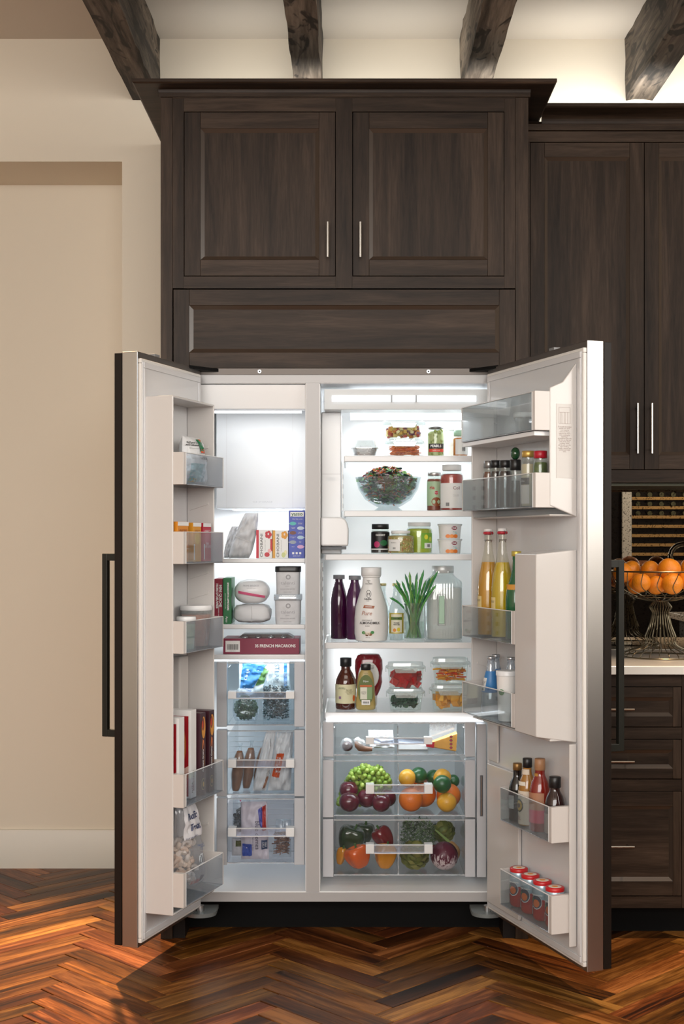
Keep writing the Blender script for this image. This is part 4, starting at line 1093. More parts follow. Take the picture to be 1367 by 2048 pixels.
def tub(px, y, z, wp, hb, lidm, lh, label, body):
    m_ = mpx(y); w = wp*m_/2; h = hb*m_; l = lh*m_
    t = put('ice_cream_tub', label, 'tub', px, y, z, group='square ice cream tubs')
    MB().lathe([(w*0.88, 0), (w*0.90, 0.002), (w*0.94, h-0.001), (w*0.90, h)], body, seg=36, pw=6).build('tub', parent=t, angle=50)
    MB().lathe([(w, h-0.002), (w*1.01, h), (w*1.01, h+l-0.002), (w*0.98, h+l)], lidm, seg=36, pw=6).build('lid', parent=t, angle=50)
    f = -w*0.935
    for k in range(14):
        a = 2*PI*k/14; flat(t, disc(0.002+0.0066*math.cos(a), h*0.76+0.0066*math.sin(a), 0.0022, 0.0022, 8), f-0.0006, M((0.42, 0.42, 0.44), 0.5))
    G2 = M((0.40, 0.40, 0.43), 0.5)
    text('talenti', 0.0155, G2, t, (0.001, f-0.0008, h*0.50), sx=1.25); text('gelato', 0.0055, G2, t, (0, f-0.0008, h*0.37)); text('SIGNATURE RECIPE', 0.0058, G2, t, (0, f-0.0008, h*0.24)); text('SPRING MINT', 0.0045, G2, t, (0, f-0.0008, h*0.11))
    return t, h+l
TB = M((0.62, 0.63, 0.65), 0.45, var=0.05, vscale=60)
t, hh = tub(576, 0.135, ZF2, 55, 48, clear('#dfe4e8', 0.30, 0.2), 10.5, 'square frosted ice cream tub with clear lid, the lower of two stacked', TB)
t, hh2 = tub(576, 0.135, ZF2+hh, 51, 46, BLK, 10, 'square frosted ice cream tub with black lid, stacked on the clear-lidded one', TB)
# macaron box
t, w, h = carton(446, 598, 0.10, ZF3, 31, 0.14, 'flat maroon box of french macarons with white lettering and a barcode', M('#7c1238', 0.4), 'macaron_box')
text('35 FRENCH MACARONS', 0.0145, WHT, t, (w*0.185, -0.0009, h*0.52), sx=0.88, bold=0.0003)
flat(t, rect(-w*0.47, -w*0.28, h*0.14, h*0.86), -0.0005, WHT); barcode(t, 0.037, 0.019, (-w*0.375, -0.0008, h*0.46)); text('0 94395 01234 7', 0.003, INK, t, (-w*0.375, -0.0009, h*0.2))
tr_ = MB(); tr_.prism([(-w*0.32, h), (w*0.42, h), (w*0.34, h+0.011), (-w*0.26, h+0.011)], 0.05, 0.13, M((0.05, 0.03, 0.03), 0.3)); tr_.build('tray', parent=t)
for q in range(4): MB().ball((-w*0.22+q*w*0.17, 0.03, h+0.001), (0.011, 0.011, 0.007), clear('#c8ccd0', 0.3, 0.3), 14, 8).build('tray_bubble', parent=t)

# ---------------------------------------------------------------- freezer drawers
zz = ZD1
yb = 0.13
def berries(t, c, r_, mat, n, rad, name, seed):
    r = random.Random(seed); mb = MB()
    for i in range(n):
        while True:
            x, y, z = r.uniform(-1, 1), r.uniform(-1, 0.3), r.uniform(-1, 1)
            if x*x+y*y*0.8+z*z < 1: break
        mb.ball((c[0]+x*r_[0], c[1]+y*r_[1], c[2]+z*r_[2]), rad*(0.85+0.3*r.random()), r.choice(mat), 8, 6)
    return mb.build(name, parent=t, kind='stuff', angle=80)
t = put('frozen_pea_bag', 'clear bag of green frozen peas at the left of the top freezer drawer', 'bag', 491, yb, zz, group=None)
berries(t, (0, 0, 0.045), (0.040, 0.030, 0.042), [M('#4d6a50', 0.35), M('#5d7a5c', 0.35), M('#3c5a44', 0.35)], 520, 0.0036, 'peas', 5)
fn = pillow(t, 0.097, 0.112, 0.075, FILM, 'bag', 5, round_=0.3, top=0.8)
t = put('frozen_kale_bag', 'clear bag of dark frozen greens at the right of the top freezer drawer', 'bag', 552, yb+0.01, zz)
chunks(t, 1500, 0.0062, [M('#20343a', 0.35), M('#2c4a4c', 0.35), M('#18242a', 0.35), M('#5c7c84', 0.3)], (0.043, 0.028, 0.006, 0.118), 'chopped_greens', 12, 'leaf')
fn = pillow(t, 0.104, 0.165, 0.075, FILM, 'bag', 9, round_=0.15, lean=0.03, top=0.85)
t = thing('frozen_vegetable_bag', 'pale blue printed vegetable bag lying behind the peas in the top freezer drawer', 'bag', (wx(528, 0.23), 0.23, zz+0.070), 0)
fn = pillow(t, 0.175, 0.135, 0.045, M((0.72, 0.80, 0.84), 0.35), 'bag', 4, crum=0.3)
decal(t, fn, ((-0.083, 0.03), (-0.045, 0.02), (0.01, 0.115), (-0.075, 0.120)), M('#3f86c4', 0.4)); decal(t, fn, (0.070, 0.080, 0.03, 0.12), M('#3f86c4', 0.4))
decal(t, fn, ((-0.03, 0.04), (0.0, 0.05), (0.018, 0.095), (-0.0, 0.105)), M('#5d8a4a', 0.5))
text('STEAM', 0.022, M('#2a5a78', 0.5), t, fn=lambda x, z: fn(x+0.045, z+0.085), turn=-PI/2); text('EXTRA\nFINE', 0.008, M('#5a7a90', 0.5), t, fn=lambda x, z: fn(x+0.024, z+0.085), turn=-PI/2)
text('Classic', 0.014, WHT, t, fn=lambda x, z: fn(x-0.060, z+0.08), turn=PI/2-0.2)
# second drawer: bread in bags
BREAD = M('#9c6440', 0.6, var=0.25, vscale=30, bump=0.4, bscale=60)
def loaf(px, y, z, w, h, lean, label, seed):
    t = put('bagged_bread', label, 'bread', px, y, z, group='long breads in bags')
    mb = MB(); n = 12; pr = []
    for k in range(n+1):
        v = k/n; pr.append((w/2*max(0.02, math.sin(PI*min(1, v*0.90+0.05)))**0.38*(1+0.05*math.sin(v*17+seed)), v*h))
    mb.lathe(pr, BREAD, seg=18, sy=0.85, fn=lambda x, y_, z_, a: (x+lean*z_, y_, z_)); mb.build('bread', parent=t, angle=80)
    MB().lathe([(a*1.10+0.001, b) for a, b in pr[:-1]]+[(w*0.16, h*1.02), (w*0.10, h*1.10), (w*0.22, h*1.19)], FILM, seg=18, sy=0.85, fn=lambda x, y_, z_, a: (x+lean*z_, y_, z_), cap=False).build('bag', parent=t, angle=80)
    return t
loaf(471, 0.105, ZD2, 0.038, 0.135, 0.10, 'brown bagged bread standing at the far left of the second freezer drawer', 1)
loaf(492, 0.152, ZD2, 0.038, 0.138, 0.12, 'brown bagged bread second from left in the second freezer drawer', 2)
loaf(514, 0.175, ZD2, 0.038, 0.135, 0.16, 'brown bagged bread half hidden behind the white bag', 3)
BW = M((0.68, 0.67, 0.68), 0.35)
t = put('bread_bag', 'slim white printed bread bag leaning right in the second freezer drawer', 'bag', 518, 0.095, ZD2+0.002)
fn = pillow(t, 0.052, 0.200, 0.03, BW, 'bag', 6, lean=0.20, crum=0.3, top=0.75, round_=0.15)
decal(t, fn, (0.024, 0.038, 0.055, 0.076), WHT); barcode(t, 0.018, 0.009, (0.031, 0, 0.066), turn=1, fn=lambda x, z: fn(x, z))
decal(t, fn, ((0.012, 0.008), (0.022, 0.012), (0.034, 0.05), (0.026, 0.05)), M('#9a6a50', 0.5)); text('ORGANIC', 0.006, INK, t, fn=lambda x, z: fn(x+0.040, z+0.165), turn=PI/2)
t = put('bread_bag', 'wide white bread bag with an orange label at the right of the second freezer drawer', 'bag', 558, 0.10, ZD2+0.002)
fn = pillow(t, 0.078, 0.198, 0.045, BW, 'bag', 16, lean=0.10, crum=0.35, top=0.72)
decal(t, fn, ((-0.024, 0.052), (0.000, 0.047), (0.018, 0.128), (-0.006, 0.130)), M('#d2541c', 0.45)); text('Organic Hearth\nOVEN SPRUCE', 0.0085, WHT, t, fn=lambda x, z: fn(x-0.003, z+0.09), turn=-PI/2-0.15)
# third drawer
t = put('frozen_berry_bag', 'clear bag of frosted blue berries at the left of the bottom freezer drawer', 'bag', 481, 0.150, ZD3+0.067)
berries(t, (0, 0, 0.055), (0.024, 0.02, 0.042), [M('#39464f', 0.3), M('#52626c', 0.3), M('#2c3840', 0.3)], 240, 0.0042, 'berries', 15); fn = pillow(t, 0.060, 0.125, 0.055, FILM, 'bag', 31, lean=0.03); decal(t, fn, disc(0, 0.122, 0.003, 0.003, 4), PINK)
t = put('frozen_vegetable_bag', 'small white bag with a green and yellow picture below the berry bag', 'bag', 479, 0.145, ZD3)
fn = pillow(t, 0.054, 0.062, 0.04, BW, 'bag', 33); decal(t, fn, (-0.012, 0.014, 0.036, 0.055), M('#55592c', 0.5))
t = put('frozen_meal_bag', 'white and lilac frozen food bag with upright lettering in the bottom freezer drawer', 'bag', 510, 0.095, ZD3)
fn = pillow(t, 0.094, 0.195, 0.035, M((0.60, 0.56, 0.62), 0.35), 'bag', 21, crum=0.3, lean=-0.02, top=0.95)
decal(t, fn, (-0.043, -0.010, 0.014, 0.055), M('#2a4aa4', 0.4)); decal(t, fn, ((0.026, 0.10), (0.038, 0.10), (0.036, 0.185), (0.024, 0.18)), M('#b02a20', 0.4)); decal(t, fn, ((0.016, 0.12), (0.026, 0.10), (0.024, 0.18), (0.010, 0.17)), M('#4048a0', 0.4))
text('blue domes', 0.021, M('#3c3a50', 0.5), t, fn=lambda x, z: fn(x+0.008, z+0.085), turn=-PI/2); text('light and lively flavour', 0.0055, M('#3c3a50', 0.5), t, fn=lambda x, z: fn(x-0.006, z+0.055), turn=-PI/2)
decal(t, fn, (0.022, 0.042, 0.036, 0.068), M('#3c4c6c', 0.45)); text('B&V\nDELI', 0.009, WHT, t, fn=lambda x, z: fn(x+0.032, z+0.052), turn=-PI/2)
t = put('mushroom_bag', 'clear bag of brown chopped mushrooms at the right of the bottom freezer drawer', 'bag', 563, 0.12, ZD3+0.001)
chunks(t, 260, 0.008, [M('#8a5236', 0.5), M('#a86c44', 0.5), M('#5c3424', 0.5)], (0.020, 0.010, 0.012, 0.085), 'chopped_mushroom', 14, 'strip'); fn = pillow(t, 0.064, 0.13, 0.045, FILM, 'bag', 41, lean=0.05, top=0.8)
# ---------------------------------------------------------------- refrigerator shelves
S1, S2, S3, S4, S5 = [z+0.0004 for z in ZS]
t = put('foil_pan', 'small aluminium foil pan with clear domed lid at the left end of the top shelf', 'foil pan', 729, 0.20, S1)
m_ = mpx(0.20); w = 28*m_
FOIL = M((0.62, 0.62, 0.62), 0.25, 0.85, bump=0.6, bscale=140)
MB().lathe([(w*0.70, 0), (w*0.74, 0.0005), (w*0.92, 17*m_), (w*1.0, 17.2*m_), (w*1.0, 18.4*m_), (w*0.93, 18.5*m_)], FOIL, seg=36, pw=4, sy=0.9).build('pan', parent=t, angle=50)
MB().lathe([(w*0.95, 18.6*m_), (w*0.92, 21*m_), (w*0.80, 31*m_), (w*0.74, 33.5*m_)], clear('#f4f8f8', 0.30, 0.2), seg=36, pw=4, sy=0.9).build('lid', parent=t, angle=50)
PAS = [M('#e9d28a', 0.5), M('#f0e2b0', 0.5), M('#d8b050', 0.5), M('#b0402c', 0.5), M('#7c4a68', 0.5), M('#e08a38', 0.5)]
CAR = [M('#f07a24', 0.45), M('#e86414', 0.45), M('#f8964a', 0.45)]
lockbox(808, 0.19, S1, 79, 36, 'glass container of shredded orange carrot, under the pasta salad on the top shelf', (260, 0.010, CAR, 'strip', 0.85), seed=4)
lockbox(806, 0.19, S1+36*mpx(0.19)+0.0006, 87, 37, 'glass container of colourful pasta salad, stacked on the shredded carrot', (150, 0.011, PAS, 'box', 0.85), seed=5)
OL = M('#8c9a4c', 0.35)
t, r, h = jar(871, 0.20, S1, 33, 61, 'jar of green olives with dark lid on the top shelf', 'jar', M((0.18, 0.18, 0.18), 0.3, 0.8), M('#b8c080', 0.4), 0.06)
mb = MB(); rr = random.Random(3)
for q in range(34):
    a = rr.uniform(-1.3, 1.3); mb.ball((r*0.78*math.sin(a), -r*0.78*math.cos(a), h*(0.06+0.82*rr.random())), (0.0062, 0.0062, 0.0075), OL, 10, 7)
mb.build('olives', parent=t, kind='stuff')
lab(t, r, 60, h*0.28, h*0.44, INK); text('PEARLS', 0.0125, WHT, t, (-0.002, -0, h*0.36), wrap=r+0.0012, bold=0.0005); lab(t, r, 60, h*0.17, h*0.27, M('#d8503c', 0.45)); text('QUEEN OLIVES', 0.004, WHT, t, (0, 0, h*0.22), wrap=r+0.0012)
t, r, h = jar(906, 0.27, S1, 37, 61, 'jar with white label and pale lid behind the marmalade on the top shelf', 'jar', M((0.66, 0.68, 0.70), 0.35, 0.3), WLAB, 0.07, level=0.8)
lab(t, r, 80, h*0.05, h*0.80, WLAB); text('INGREDIENTS\nwater, vinegar,\nsalt, spices', 0.005, M((0.4, 0.4, 0.4), 0.5), t, (-0.012, 0, h*0.45), wrap=r+0.0012)
t, r, h = jar(920, 0.17, S1, 30, 53, 'orange marmalade jar with mint green lid on the top shelf', 'jar', M('#a8d0b8', 0.4), M('#d87a1c', 0.25, coat=0.3), 0.20)
lab(t, r, 62, h*0.08, h*0.66, WLAB, a=18); barcode(t, 0.012, 0.014, (0.010, 0, h*0.28), wrap=r+0.0012)
# second shelf: salad bowl
t = put('salad_bowl', 'large footed glass bowl piled with green salad, carrot and pepper strips', 'salad bowl', 776, 0.26, S2)
m_ = mpx(0.26); R_ = 66*m_; hb = 68*m_
pr = [(R_*0.43, 0), (R_*0.44, 0.002), (R_*0.36, 0.010), (R_*0.30, 0.014), (R_*0.42, 0.021), (R_*0.70, 0.042), (R_*0.90, 0.078), (R_*0.985, hb-0.004), (R_, hb), (R_*0.97, hb), (R_*0.87, 0.080), (R_*0.66, 0.046), (R_*0.36, 0.026), (0.0001, 0.023)]
MB().lathe(pr, clear('#f0f6f8', 0.05, 0.16), seg=48).build('bowl', parent=t, angle=60)
rr = random.Random(5); lf = MB()
LEAF = [M(c, 0.4) for c in ('#2a5240', '#3c7a48', '#1e3a2c', '#549a54', '#30605a', '#7cb868', '#3a2c3c', '#8cc070')]
for q in range(760):
    z = rr.uniform(0.030, hb+0.034); lim = R_*0.88*min(1, ((z-0.020)/0.075))**0.5 if z < hb else R_*0.86*max(0.05, 1-(z-hb)/0.042)**0.75
    a = rr.random()*2*PI; k = lim*rr.random()**0.33; s = rr.uniform(0.008, 0.017)
    c = Vector((k*math.cos(a), k*math.sin(a), z)); rot = Matrix.Rotation(rr.random()*6, 3, 'Z') @ Matrix.Rotation(rr.uniform(-1.2, 1.2), 3, 'X')
    P = [c+rot @ Vector((s*math.cos(2*PI*j/7)*0.9, s*0.55*math.sin(2*PI*j/7), rr.uniform(-.2, .2)*s)) for j in range(7)]
    lf.add([tuple(p) for p in P]+[tuple(c+Vector((0, 0, s*0.15)))], [(j, (j+1) % 7, 7) for j in range(7)], rr.choice(LEAF))
lf.build('salad_leaves', parent=t, kind='stuff', fix=False, angle=80)
mb = MB()
for q in range(300):
    z = rr.uniform(0.03, hb+0.032) if q < 210 else rr.uniform(hb, hb+0.034); lim = R_*0.90*min(1, ((z-0.020)/0.075))**0.5 if z < hb else R_*0.80*max(0.05, 1-(z-hb)/0.042)**0.75
    a = rr.random()*2*PI; k = lim*(0.6+0.4*rr.random()); c = Vector((k*math.cos(a), k*math.sin(a), z)); d = Vector((rr.uniform(-1, 1), rr.uniform(-1, 1), rr.uniform(-.5, .5))).normalized()*rr.uniform(0.008, 0.018)
    mb.tube([c-d, c+Vector((0, 0, 0.003)), c+d], 0.0019, rr.choice([M('#e8702c', 0.4), M('#f09a64', 0.4), M('#b02424', 0.4), M('#d8bcc8', 0.4)]), 5)
mb.build('vegetable_strips', parent=t, kind='stuff')
t, r, h = jar(868, 0.23, S2, 30, 78, 'tall salsa jar with green label and grey lid beside the salad bowl', 'jar', M((0.55, 0.55, 0.55), 0.3, 0.8), M('#8c3a1c', 0.3), 0.08)
lab(t, r, 75, h*0.14, h*0.76, M('#a8c4a0', 0.5)); text('ria', 0.018, M('#b02a28', 0.5), t, (-0.010, 0, h*0.60), wrap=r+0.0012, bold=0.0004); spot(t, r, 12, h*0.47, 0.0065, 0.0065, M('#c03a4c', 0.4)); spot(t, r, 12, h*0.24, 0.018, 0.016, M('#8c4a24', 0.45)); text('SALSA', 0.005, WHT, t, (0.006, 0, h*0.47), wrap=r+0.0018)
t, r, h = jar(903, 0.18, S2, 46, 92, 'large jar of red pasta sauce with white lid and big white label', 'jar', WHT, M('#b02e18', 0.3, coat=0.3), 0.11, lidr=0.84)
lab(t, r, 78, h*0.06, h*0.60, WLAB); text('Coll', 0.016, M('#7c2a34', 0.5), t, (0.014, 0, h*0.49), wrap=r+0.0012); barcode(t, 0.013, 0.012, (-0.018, 0, h*0.14), wrap=r+0.0012)
text('Tomato Basil\npasta sauce', 0.0042, M((0.4, 0.4, 0.4), 0.5), t, (0.012, 0, h*0.33), wrap=r+0.0012)
# third shelf
t, r, h = jar(760, 0.195, S3, 38, 59, 'dark berry jam jar with black lid and raspberry picture on the third shelf', 'jar', BLK, M('#180a10', 0.12, coat=0.6), 0.16)
lab(t, r, 70, h*0.12, h*0.72, M('#141014', 0.4)); text('FAVORIT', 0.0085, WHT, t, (0, 0, h*0.62), wrap=r+0.0012, bold=0.0002); spot(t, r, -22, h*0.31, 0.0105, 0.011, M('#b02a60', 0.4)); spot(t, r, 20, h*0.36, 0.013, 0.010, M('#2a6a40', 0.4)); lab(t, r+0.0003, 70, h*0.13, h*0.17, WLAB)
t, r, h = jar(801, 0.15, S3, 53, 46, 'squat jar of mixed pickled vegetables with white lid', 'jar', WHT, M('#a89448', 0.35), 0.12, lidr=0.72)
chunks(t, 200, 0.007, [M('#c8b860', 0.4), M('#7a8a3c', 0.4), M('#c85a3c', 0.4), M('#e0d090', 0.4)], (r*0.62, r*0.60, 0.006, h*0.66), 'pickles', 8)
mb = MB(); rr = random.Random(13)
for q in range(160):
    a = rr.uniform(-1.5, 1.5); mb.ball((r*0.93*math.sin(a), -r*0.93*math.cos(a), h*(0.05+0.62*rr.random())), 0.0026, rr.choice([M('#c8b860', 0.4), M('#7a8a3c', 0.4), M('#c85a3c', 0.4), M('#e0d090', 0.4)]), 6, 4)
mb.build('vegetable_pieces', parent=t, kind='stuff')
lab(t, r, 30, h*0.12, h*0.62, WLAB, a=-36); text('Giardiniera', 0.0048, INK, t, (-r*0.63, 0, h*0.48), wrap=r+0.0012); barcode(t, 0.010, 0.006, (-r*0.55, 0, h*0.24), wrap=r+0.0012)
t, r, h = jar(838, 0.224, S3, 52, 62, 'yellow green lime curd jar with white lid and a lime label', 'jar', WHT, M('#b8c42c', 0.2, coat=0.5), 0.11, lidr=0.88)
lab(t, r, 32, h*0.16, h*0.66, M('#7cb03c', 0.45), a=38); spot(t, r, 28, h*0.53, 0.0075, 0.0085, M('#e0d844', 0.4)); spot(t, r, 52, h*0.46, 0.0075, 0.0085, M('#c8d044', 0.4)); lab(t, r+0.0004, 22, h*0.17, h*0.34, WLAB, a=42); barcode(t, 0.013, 0.010, (r*0.73, 0, h*0.255), wrap=r+0.0014)
for k, lb in enumerate(('white yogurt cup with orange fruit picture, the lower of the two stacked', 'white yogurt cup with orange fruit picture, stacked on top of the other')):
    m_ = mpx(0.17); r, h = 23.5*m_, 29.6*m_
    t = thing('yogurt_cup', lb, 'yogurt cup', (wx(899, 0.17), 0.17, S3+k*(h+0.0004)), 0, 'stacked yogurt cups')
    MB().lathe([(r*0.86, 0), (r*0.88, 0.001), (r*0.97, h*0.86), (r*1.05, h*0.88), (r*1.05, h*0.93)], WHT, seg=32).build('cup', parent=t, angle=50)
    MB().lathe([(r*1.03, h*0.93), (r*1.06, h*0.95), (r*1.06, h*0.985), (r*1.02, h)], M((0.72, 0.76, 0.78), 0.3), seg=32).build('lid', parent=t, angle=50)
    q = r*0.93
    for a, c in ((-14, '#e8863c'), (6, '#f09a50'), (26, '#e07a30')): spot(t, q, a, h*0.17, 0.0085, 0.0065, M(c, 0.45), lift=0.0012+0.0002*(a > 0)+0.0002*(a > 10))
    spot(t, q, 20, h*0.71, 0.0105, 0.006, M('#8c2a40', 0.45), lift=0.0016); text('FAGE', 0.0062, WHT, t, (q*0.35, 0, h*0.71), wrap=q+0.0022, bold=0.0004); text('Total', 0.006, M('#4aa0a8', 0.5), t, (q*0.38, 0, h*0.46), wrap=q+0.0022)
    lab(t, q+0.0006, 6, h*0.34, h*0.40, M('#9ad0cc', 0.45), a=30)
# fourth shelf
JUI = M('#3c0c34', 0.12, coat=0.8, spec=0.6)
for px, y, wp, hp, lb in ((677.5, 0.258, 34, 127, 'bottle of dark purple juice with grey cap, the left one of two'), (709, 0.226, 36, 127, 'bottle of dark purple juice with grey cap, right behind the white milk bottle')):
    m_ = mpx(y); r, h = wp*m_/2, hp*m_
    t = put('juice_bottle', lb, 'bottle', px, y, S4, group='purple juice bottles')
    vessel(t, 'juice', r, h, JUI if px < 700 else M('#4c1c48', 0.12, coat=0.8, spec=0.6)); lidc(t, r*0.68, h*0.935, h, M((0.25, 0.25, 0.27), 0.45), 'cap')
t = put('almond_milk_bottle', 'white curvy bottle of coconut almond milk with brown and black print', 'bottle', 742, 0.15, S4)
m_ = mpx(0.15); r, h = 33.5*m_, 147*m_
MB().lathe(rprof(BOT['milk'], r, h), WHT, seg=40).build('body', parent=t, angle=50); lidc(t, r*0.60, h*0.885, h, M((0.80, 0.80, 0.80), 0.35), 'cap')
BR = M('#a8684c', 0.5)
def bw(x, z):
    v = z/h; k = 1.0
    P_ = BOT['milk']
    for (ra, za), (rb_, zb2) in zip(P_, P_[1:]):
        if za <= v <= zb2 and zb2 > za: k = ra+(rb_-ra)*(v-za)/(zb2-za); break
    rad = r*k+0.0014; a = (x-0.010)/rad
    return Vector((rad*math.sin(a), -rad*math.cos(a), z))
TX = lambda s, sz, mt, zf, dx=0, **k: text(s, sz, mt, t, fn=lambda x, z: bw(x+dx, z+h*zf), **k)
TX('NEW\n30\nCALORIES', 0.0058, INK, 0.80); TX('CALIFIA', 0.0075, INK, 0.575, -0.003, bold=0.0002); TX('FARMS', 0.0034, INK, 0.55, -0.003); TX('Pure', 0.0200, BR, 0.385, -0.006, skew=0.3); TX('COCONUT', 0.0072, INK, 0.29, -0.006); TX('ALMONDMILK', 0.0112, INK, 0.255, 0.003, bold=0.0002); TX('BLEND', 0.0052, INK, 0.215, -0.004); TX('48 FL OZ', 0.0036, INK, 0.06, -0.003)
decal(t, bw, ((-0.020, h*0.455), (0.018, h*0.450), (0.021, h*0.485), (-0.016, h*0.495)), BR, n=8); TX('ORGANIC', 0.0052, WHT, 0.472, 0.0, bold=0.0002)
MB().tube([bw(0.0085*math.cos(a_), h*0.645+0.012*math.sin(a_)) for a_ in [2*PI*k/16 for k in range(16)]], 0.0007, INK, 4, closed=True).build('emblem', parent=t); TX('M', 0.013, INK, 0.64)
for dx_, dz_, c in ((-0.012, 0.115, '#d8d0c0'), (-0.001, 0.118, '#e4dccc'), (-0.006, 0.10, '#6c4a34'), (0.006, 0.105, '#8c6040'), (0.013, 0.13, '#3c8a44'), (-0.018, 0.125, '#3c8a44')): MB().add([tuple(bw(dx_+a_, h*dz_+b_)+Vector((0, -0.0001*abs(dx_*100), 0))) for a_, b_ in disc(0, 0, 0.0065, 0.0055, 10)], [tuple(range(10))], M(c, 0.5)).build('print', parent=t, fix=False)
def tonic(px, y, wp, hp, lb, labels=True):
    m_ = mpx(y); r, h = wp*m_/2, hp*m_
    t = put('tonic_bottle', lb, 'bottle', px, y, S4, group='clear tonic water bottles')
    vessel(t, 'tonic', r, h, clear('#eaf2f2', 0.10, 0.10)); lidc(t, r*0.52, h*0.955, h, M('#d8c890', 0.35, 0.5), 'cap')
    if labels:
        lab(t, r, 62, h*0.12, h*0.48, M('#c4b04c', 0.4, 0.2)); lab(t, r+0.0003, 40, h*0.14, h*0.46, M('#dcd8c4', 0.5)); lab(t, r+0.0006, 40, h*0.36, h*0.41, M('#5a7a34', 0.5)); text('FEVER-TREE', 0.0040, INK, t, (0, 0, h*0.385), wrap=r+0.0018, bold=0.0002); text('TONIC\nWATER', 0.0066, INK, t, (0, 0, h*0.29), wrap=r+0.0018, bold=0.0002); spot(t, r, -14, h*0.18, 0.006, 0.006, M('#d88a38', 0.5)); spot(t, r, 14, h*0.19, 0.006, 0.007, M('#d8c838', 0.5))
tonic(792, 0.195, 32, 113, 'small clear tonic water bottle with a green and yellow label')
tonic(765, 0.31, 28, 108, 'small clear tonic water bottle hidden behind the almond milk bottle', False)
# asparagus in a glass
t = put('asparagus_glass', 'straight drinking glass holding a bunch of green asparagus', 'asparagus', 828, 0.14, S4)
m_ = mpx(0.14); r = 21*m_; h = 77*m_
MB().lathe([(r*0.93, 0), (r*0.96, 0.001), (r, h), (r*0.96, h), (r*0.93, 0.010), (0.0001, 0.009)], clear('#f6faf9', 0.02, 0.10), seg=32).build('glass', parent=t, angle=50)
MB().lathe([(r*0.92, 0.0105), (r*0.93, h*0.50)], clear('#f0f8f4', 0.03, 0.04), seg=32).build('water', parent=t, angle=50)
rr = random.Random(21); AS = [M('#3c8a4a', 0.4), M('#559a4c', 0.4), M('#2c6e48', 0.4), M('#6a9a44', 0.4)]
tips = [(-50, 62), (-42, 92), (-37, 98), (-31, 84), (-26, 96), (-18, 78), (-19, 110), (-10, 114), (-3, 92), (4, 100), (6, 112), (13, 104), (18, 118), (24, 96), (30, 102), (38, 108), (47, 116), (42, 88), (34, 76), (-8, 80), (12, 84)]
for q, (dx_, dz_) in enumerate(tips):
    bx, by = r*0.62*math.sin(q*2.4), r*0.62*math.cos(q*2.4)
    bx = bx*0.8-dx_*m_*0.12
    ex, ez = dx_*m_, (dz_+25)*m_
    ey = by*1.0-abs(ex)*0.42
    p0 = Vector((bx, by, 0.0125)); p3 = Vector((ex, ey, ez)); p1 = Vector((max(-r*0.80, min(r*0.80, bx*0.3+ex*0.25)), by*0.8, h*0.95))
    pts = []; rad = []
    for k in range(15):
        s = k/14; p = p0*(1-s)**2+p1*2*s*(1-s)+p3*s*s if True else None
        pts.append(p); g = 0.0031
        if s > 0.72: g = 0.0031*(1+0.35*math.sin((s-0.72)/0.28*PI)) * (1 if s < 0.93 else 0.55 if s < 0.99 else 0.15)
        rad.append(g)
    for k in range(9, 14): rad[k] *= (1.15 if k % 2 else 0.92)
    mb = MB(); mb.tube(pts, rad, AS[q % 4], 7)
    for k in (6, 9, 11, 12, 13):   # scales
        p = pts[k]; d = (pts[min(14, k+1)]-pts[k-1]).normalized(); a_ = k*2.2
        for u_ in range(3 if k > 8 else 1):
            n_ = Vector((math.cos(a_+2.1*u_), math.sin(a_+2.1*u_), 0)); tl = d.to_track_quat('Z', 'Y').to_matrix()
            mb.ball(p+n_*rad[k]*0.75, (0.0015, 0.0015, 0.0034), AS[(q+1) % 4], 6, 4, tilt=tl)
    mb.build('asparagus_spear', parent=t, fix=False, angle=80)
# ribbed milk jug
t = put('milk_jug', 'large ribbed clear square jug filled with milk at the right of the fourth shelf', 'jug', 885, 0.245, S4)
m_ = mpx(0.245); r = 37*m_; h = 146*m_
pr = [(r*0.95, 0), (r, 0.004), (r, h*0.76), (r*0.96, h*0.79), (r*0.62, h*0.86), (r*0.55, h*0.885), (r*0.55, h*0.93)]
ribf = lambda x, y, z, a: (x*(1+0.012*math.sin(a*44)), y*(1+0.012*math.sin(a*44)), z)
MB().lathe(pr, clear('#eef4f4', 0.16, 0.13), seg=132, pw=4.5, fn=ribf).build('jug', parent=t, angle=60)
MB().lathe([(r*0.92, 0.004), (r*0.965, 0.008), (r*0.965, h*0.70)], M((0.78, 0.78, 0.76), 0.4), seg=40, pw=4.5).build('milk', parent=t, angle=50)
lidc(t, r*0.60, h*0.90, h*1.0, M((0.62, 0.63, 0.63), 0.35, 0.3), 'cap')
hg = MB(); hg.box(-r*0.28, r*0.02, -r*1.035, -r*0.97, h*0.22, h*0.60, M('#a8c8b0', 0.4)); hg.build('grip_recess', parent=t, bev=0.004)
MB().tube([(-r*0.33, -r*1.03, h*0.20), (r*0.07, -r*1.03, h*0.20), (r*0.07, -r*1.03, h*0.62), (-r*0.33, -r*1.03, h*0.62)], 0.0022, clear('#ffffff', 0.4, 0.2), 8, closed=True).build('grip_rim', parent=t)
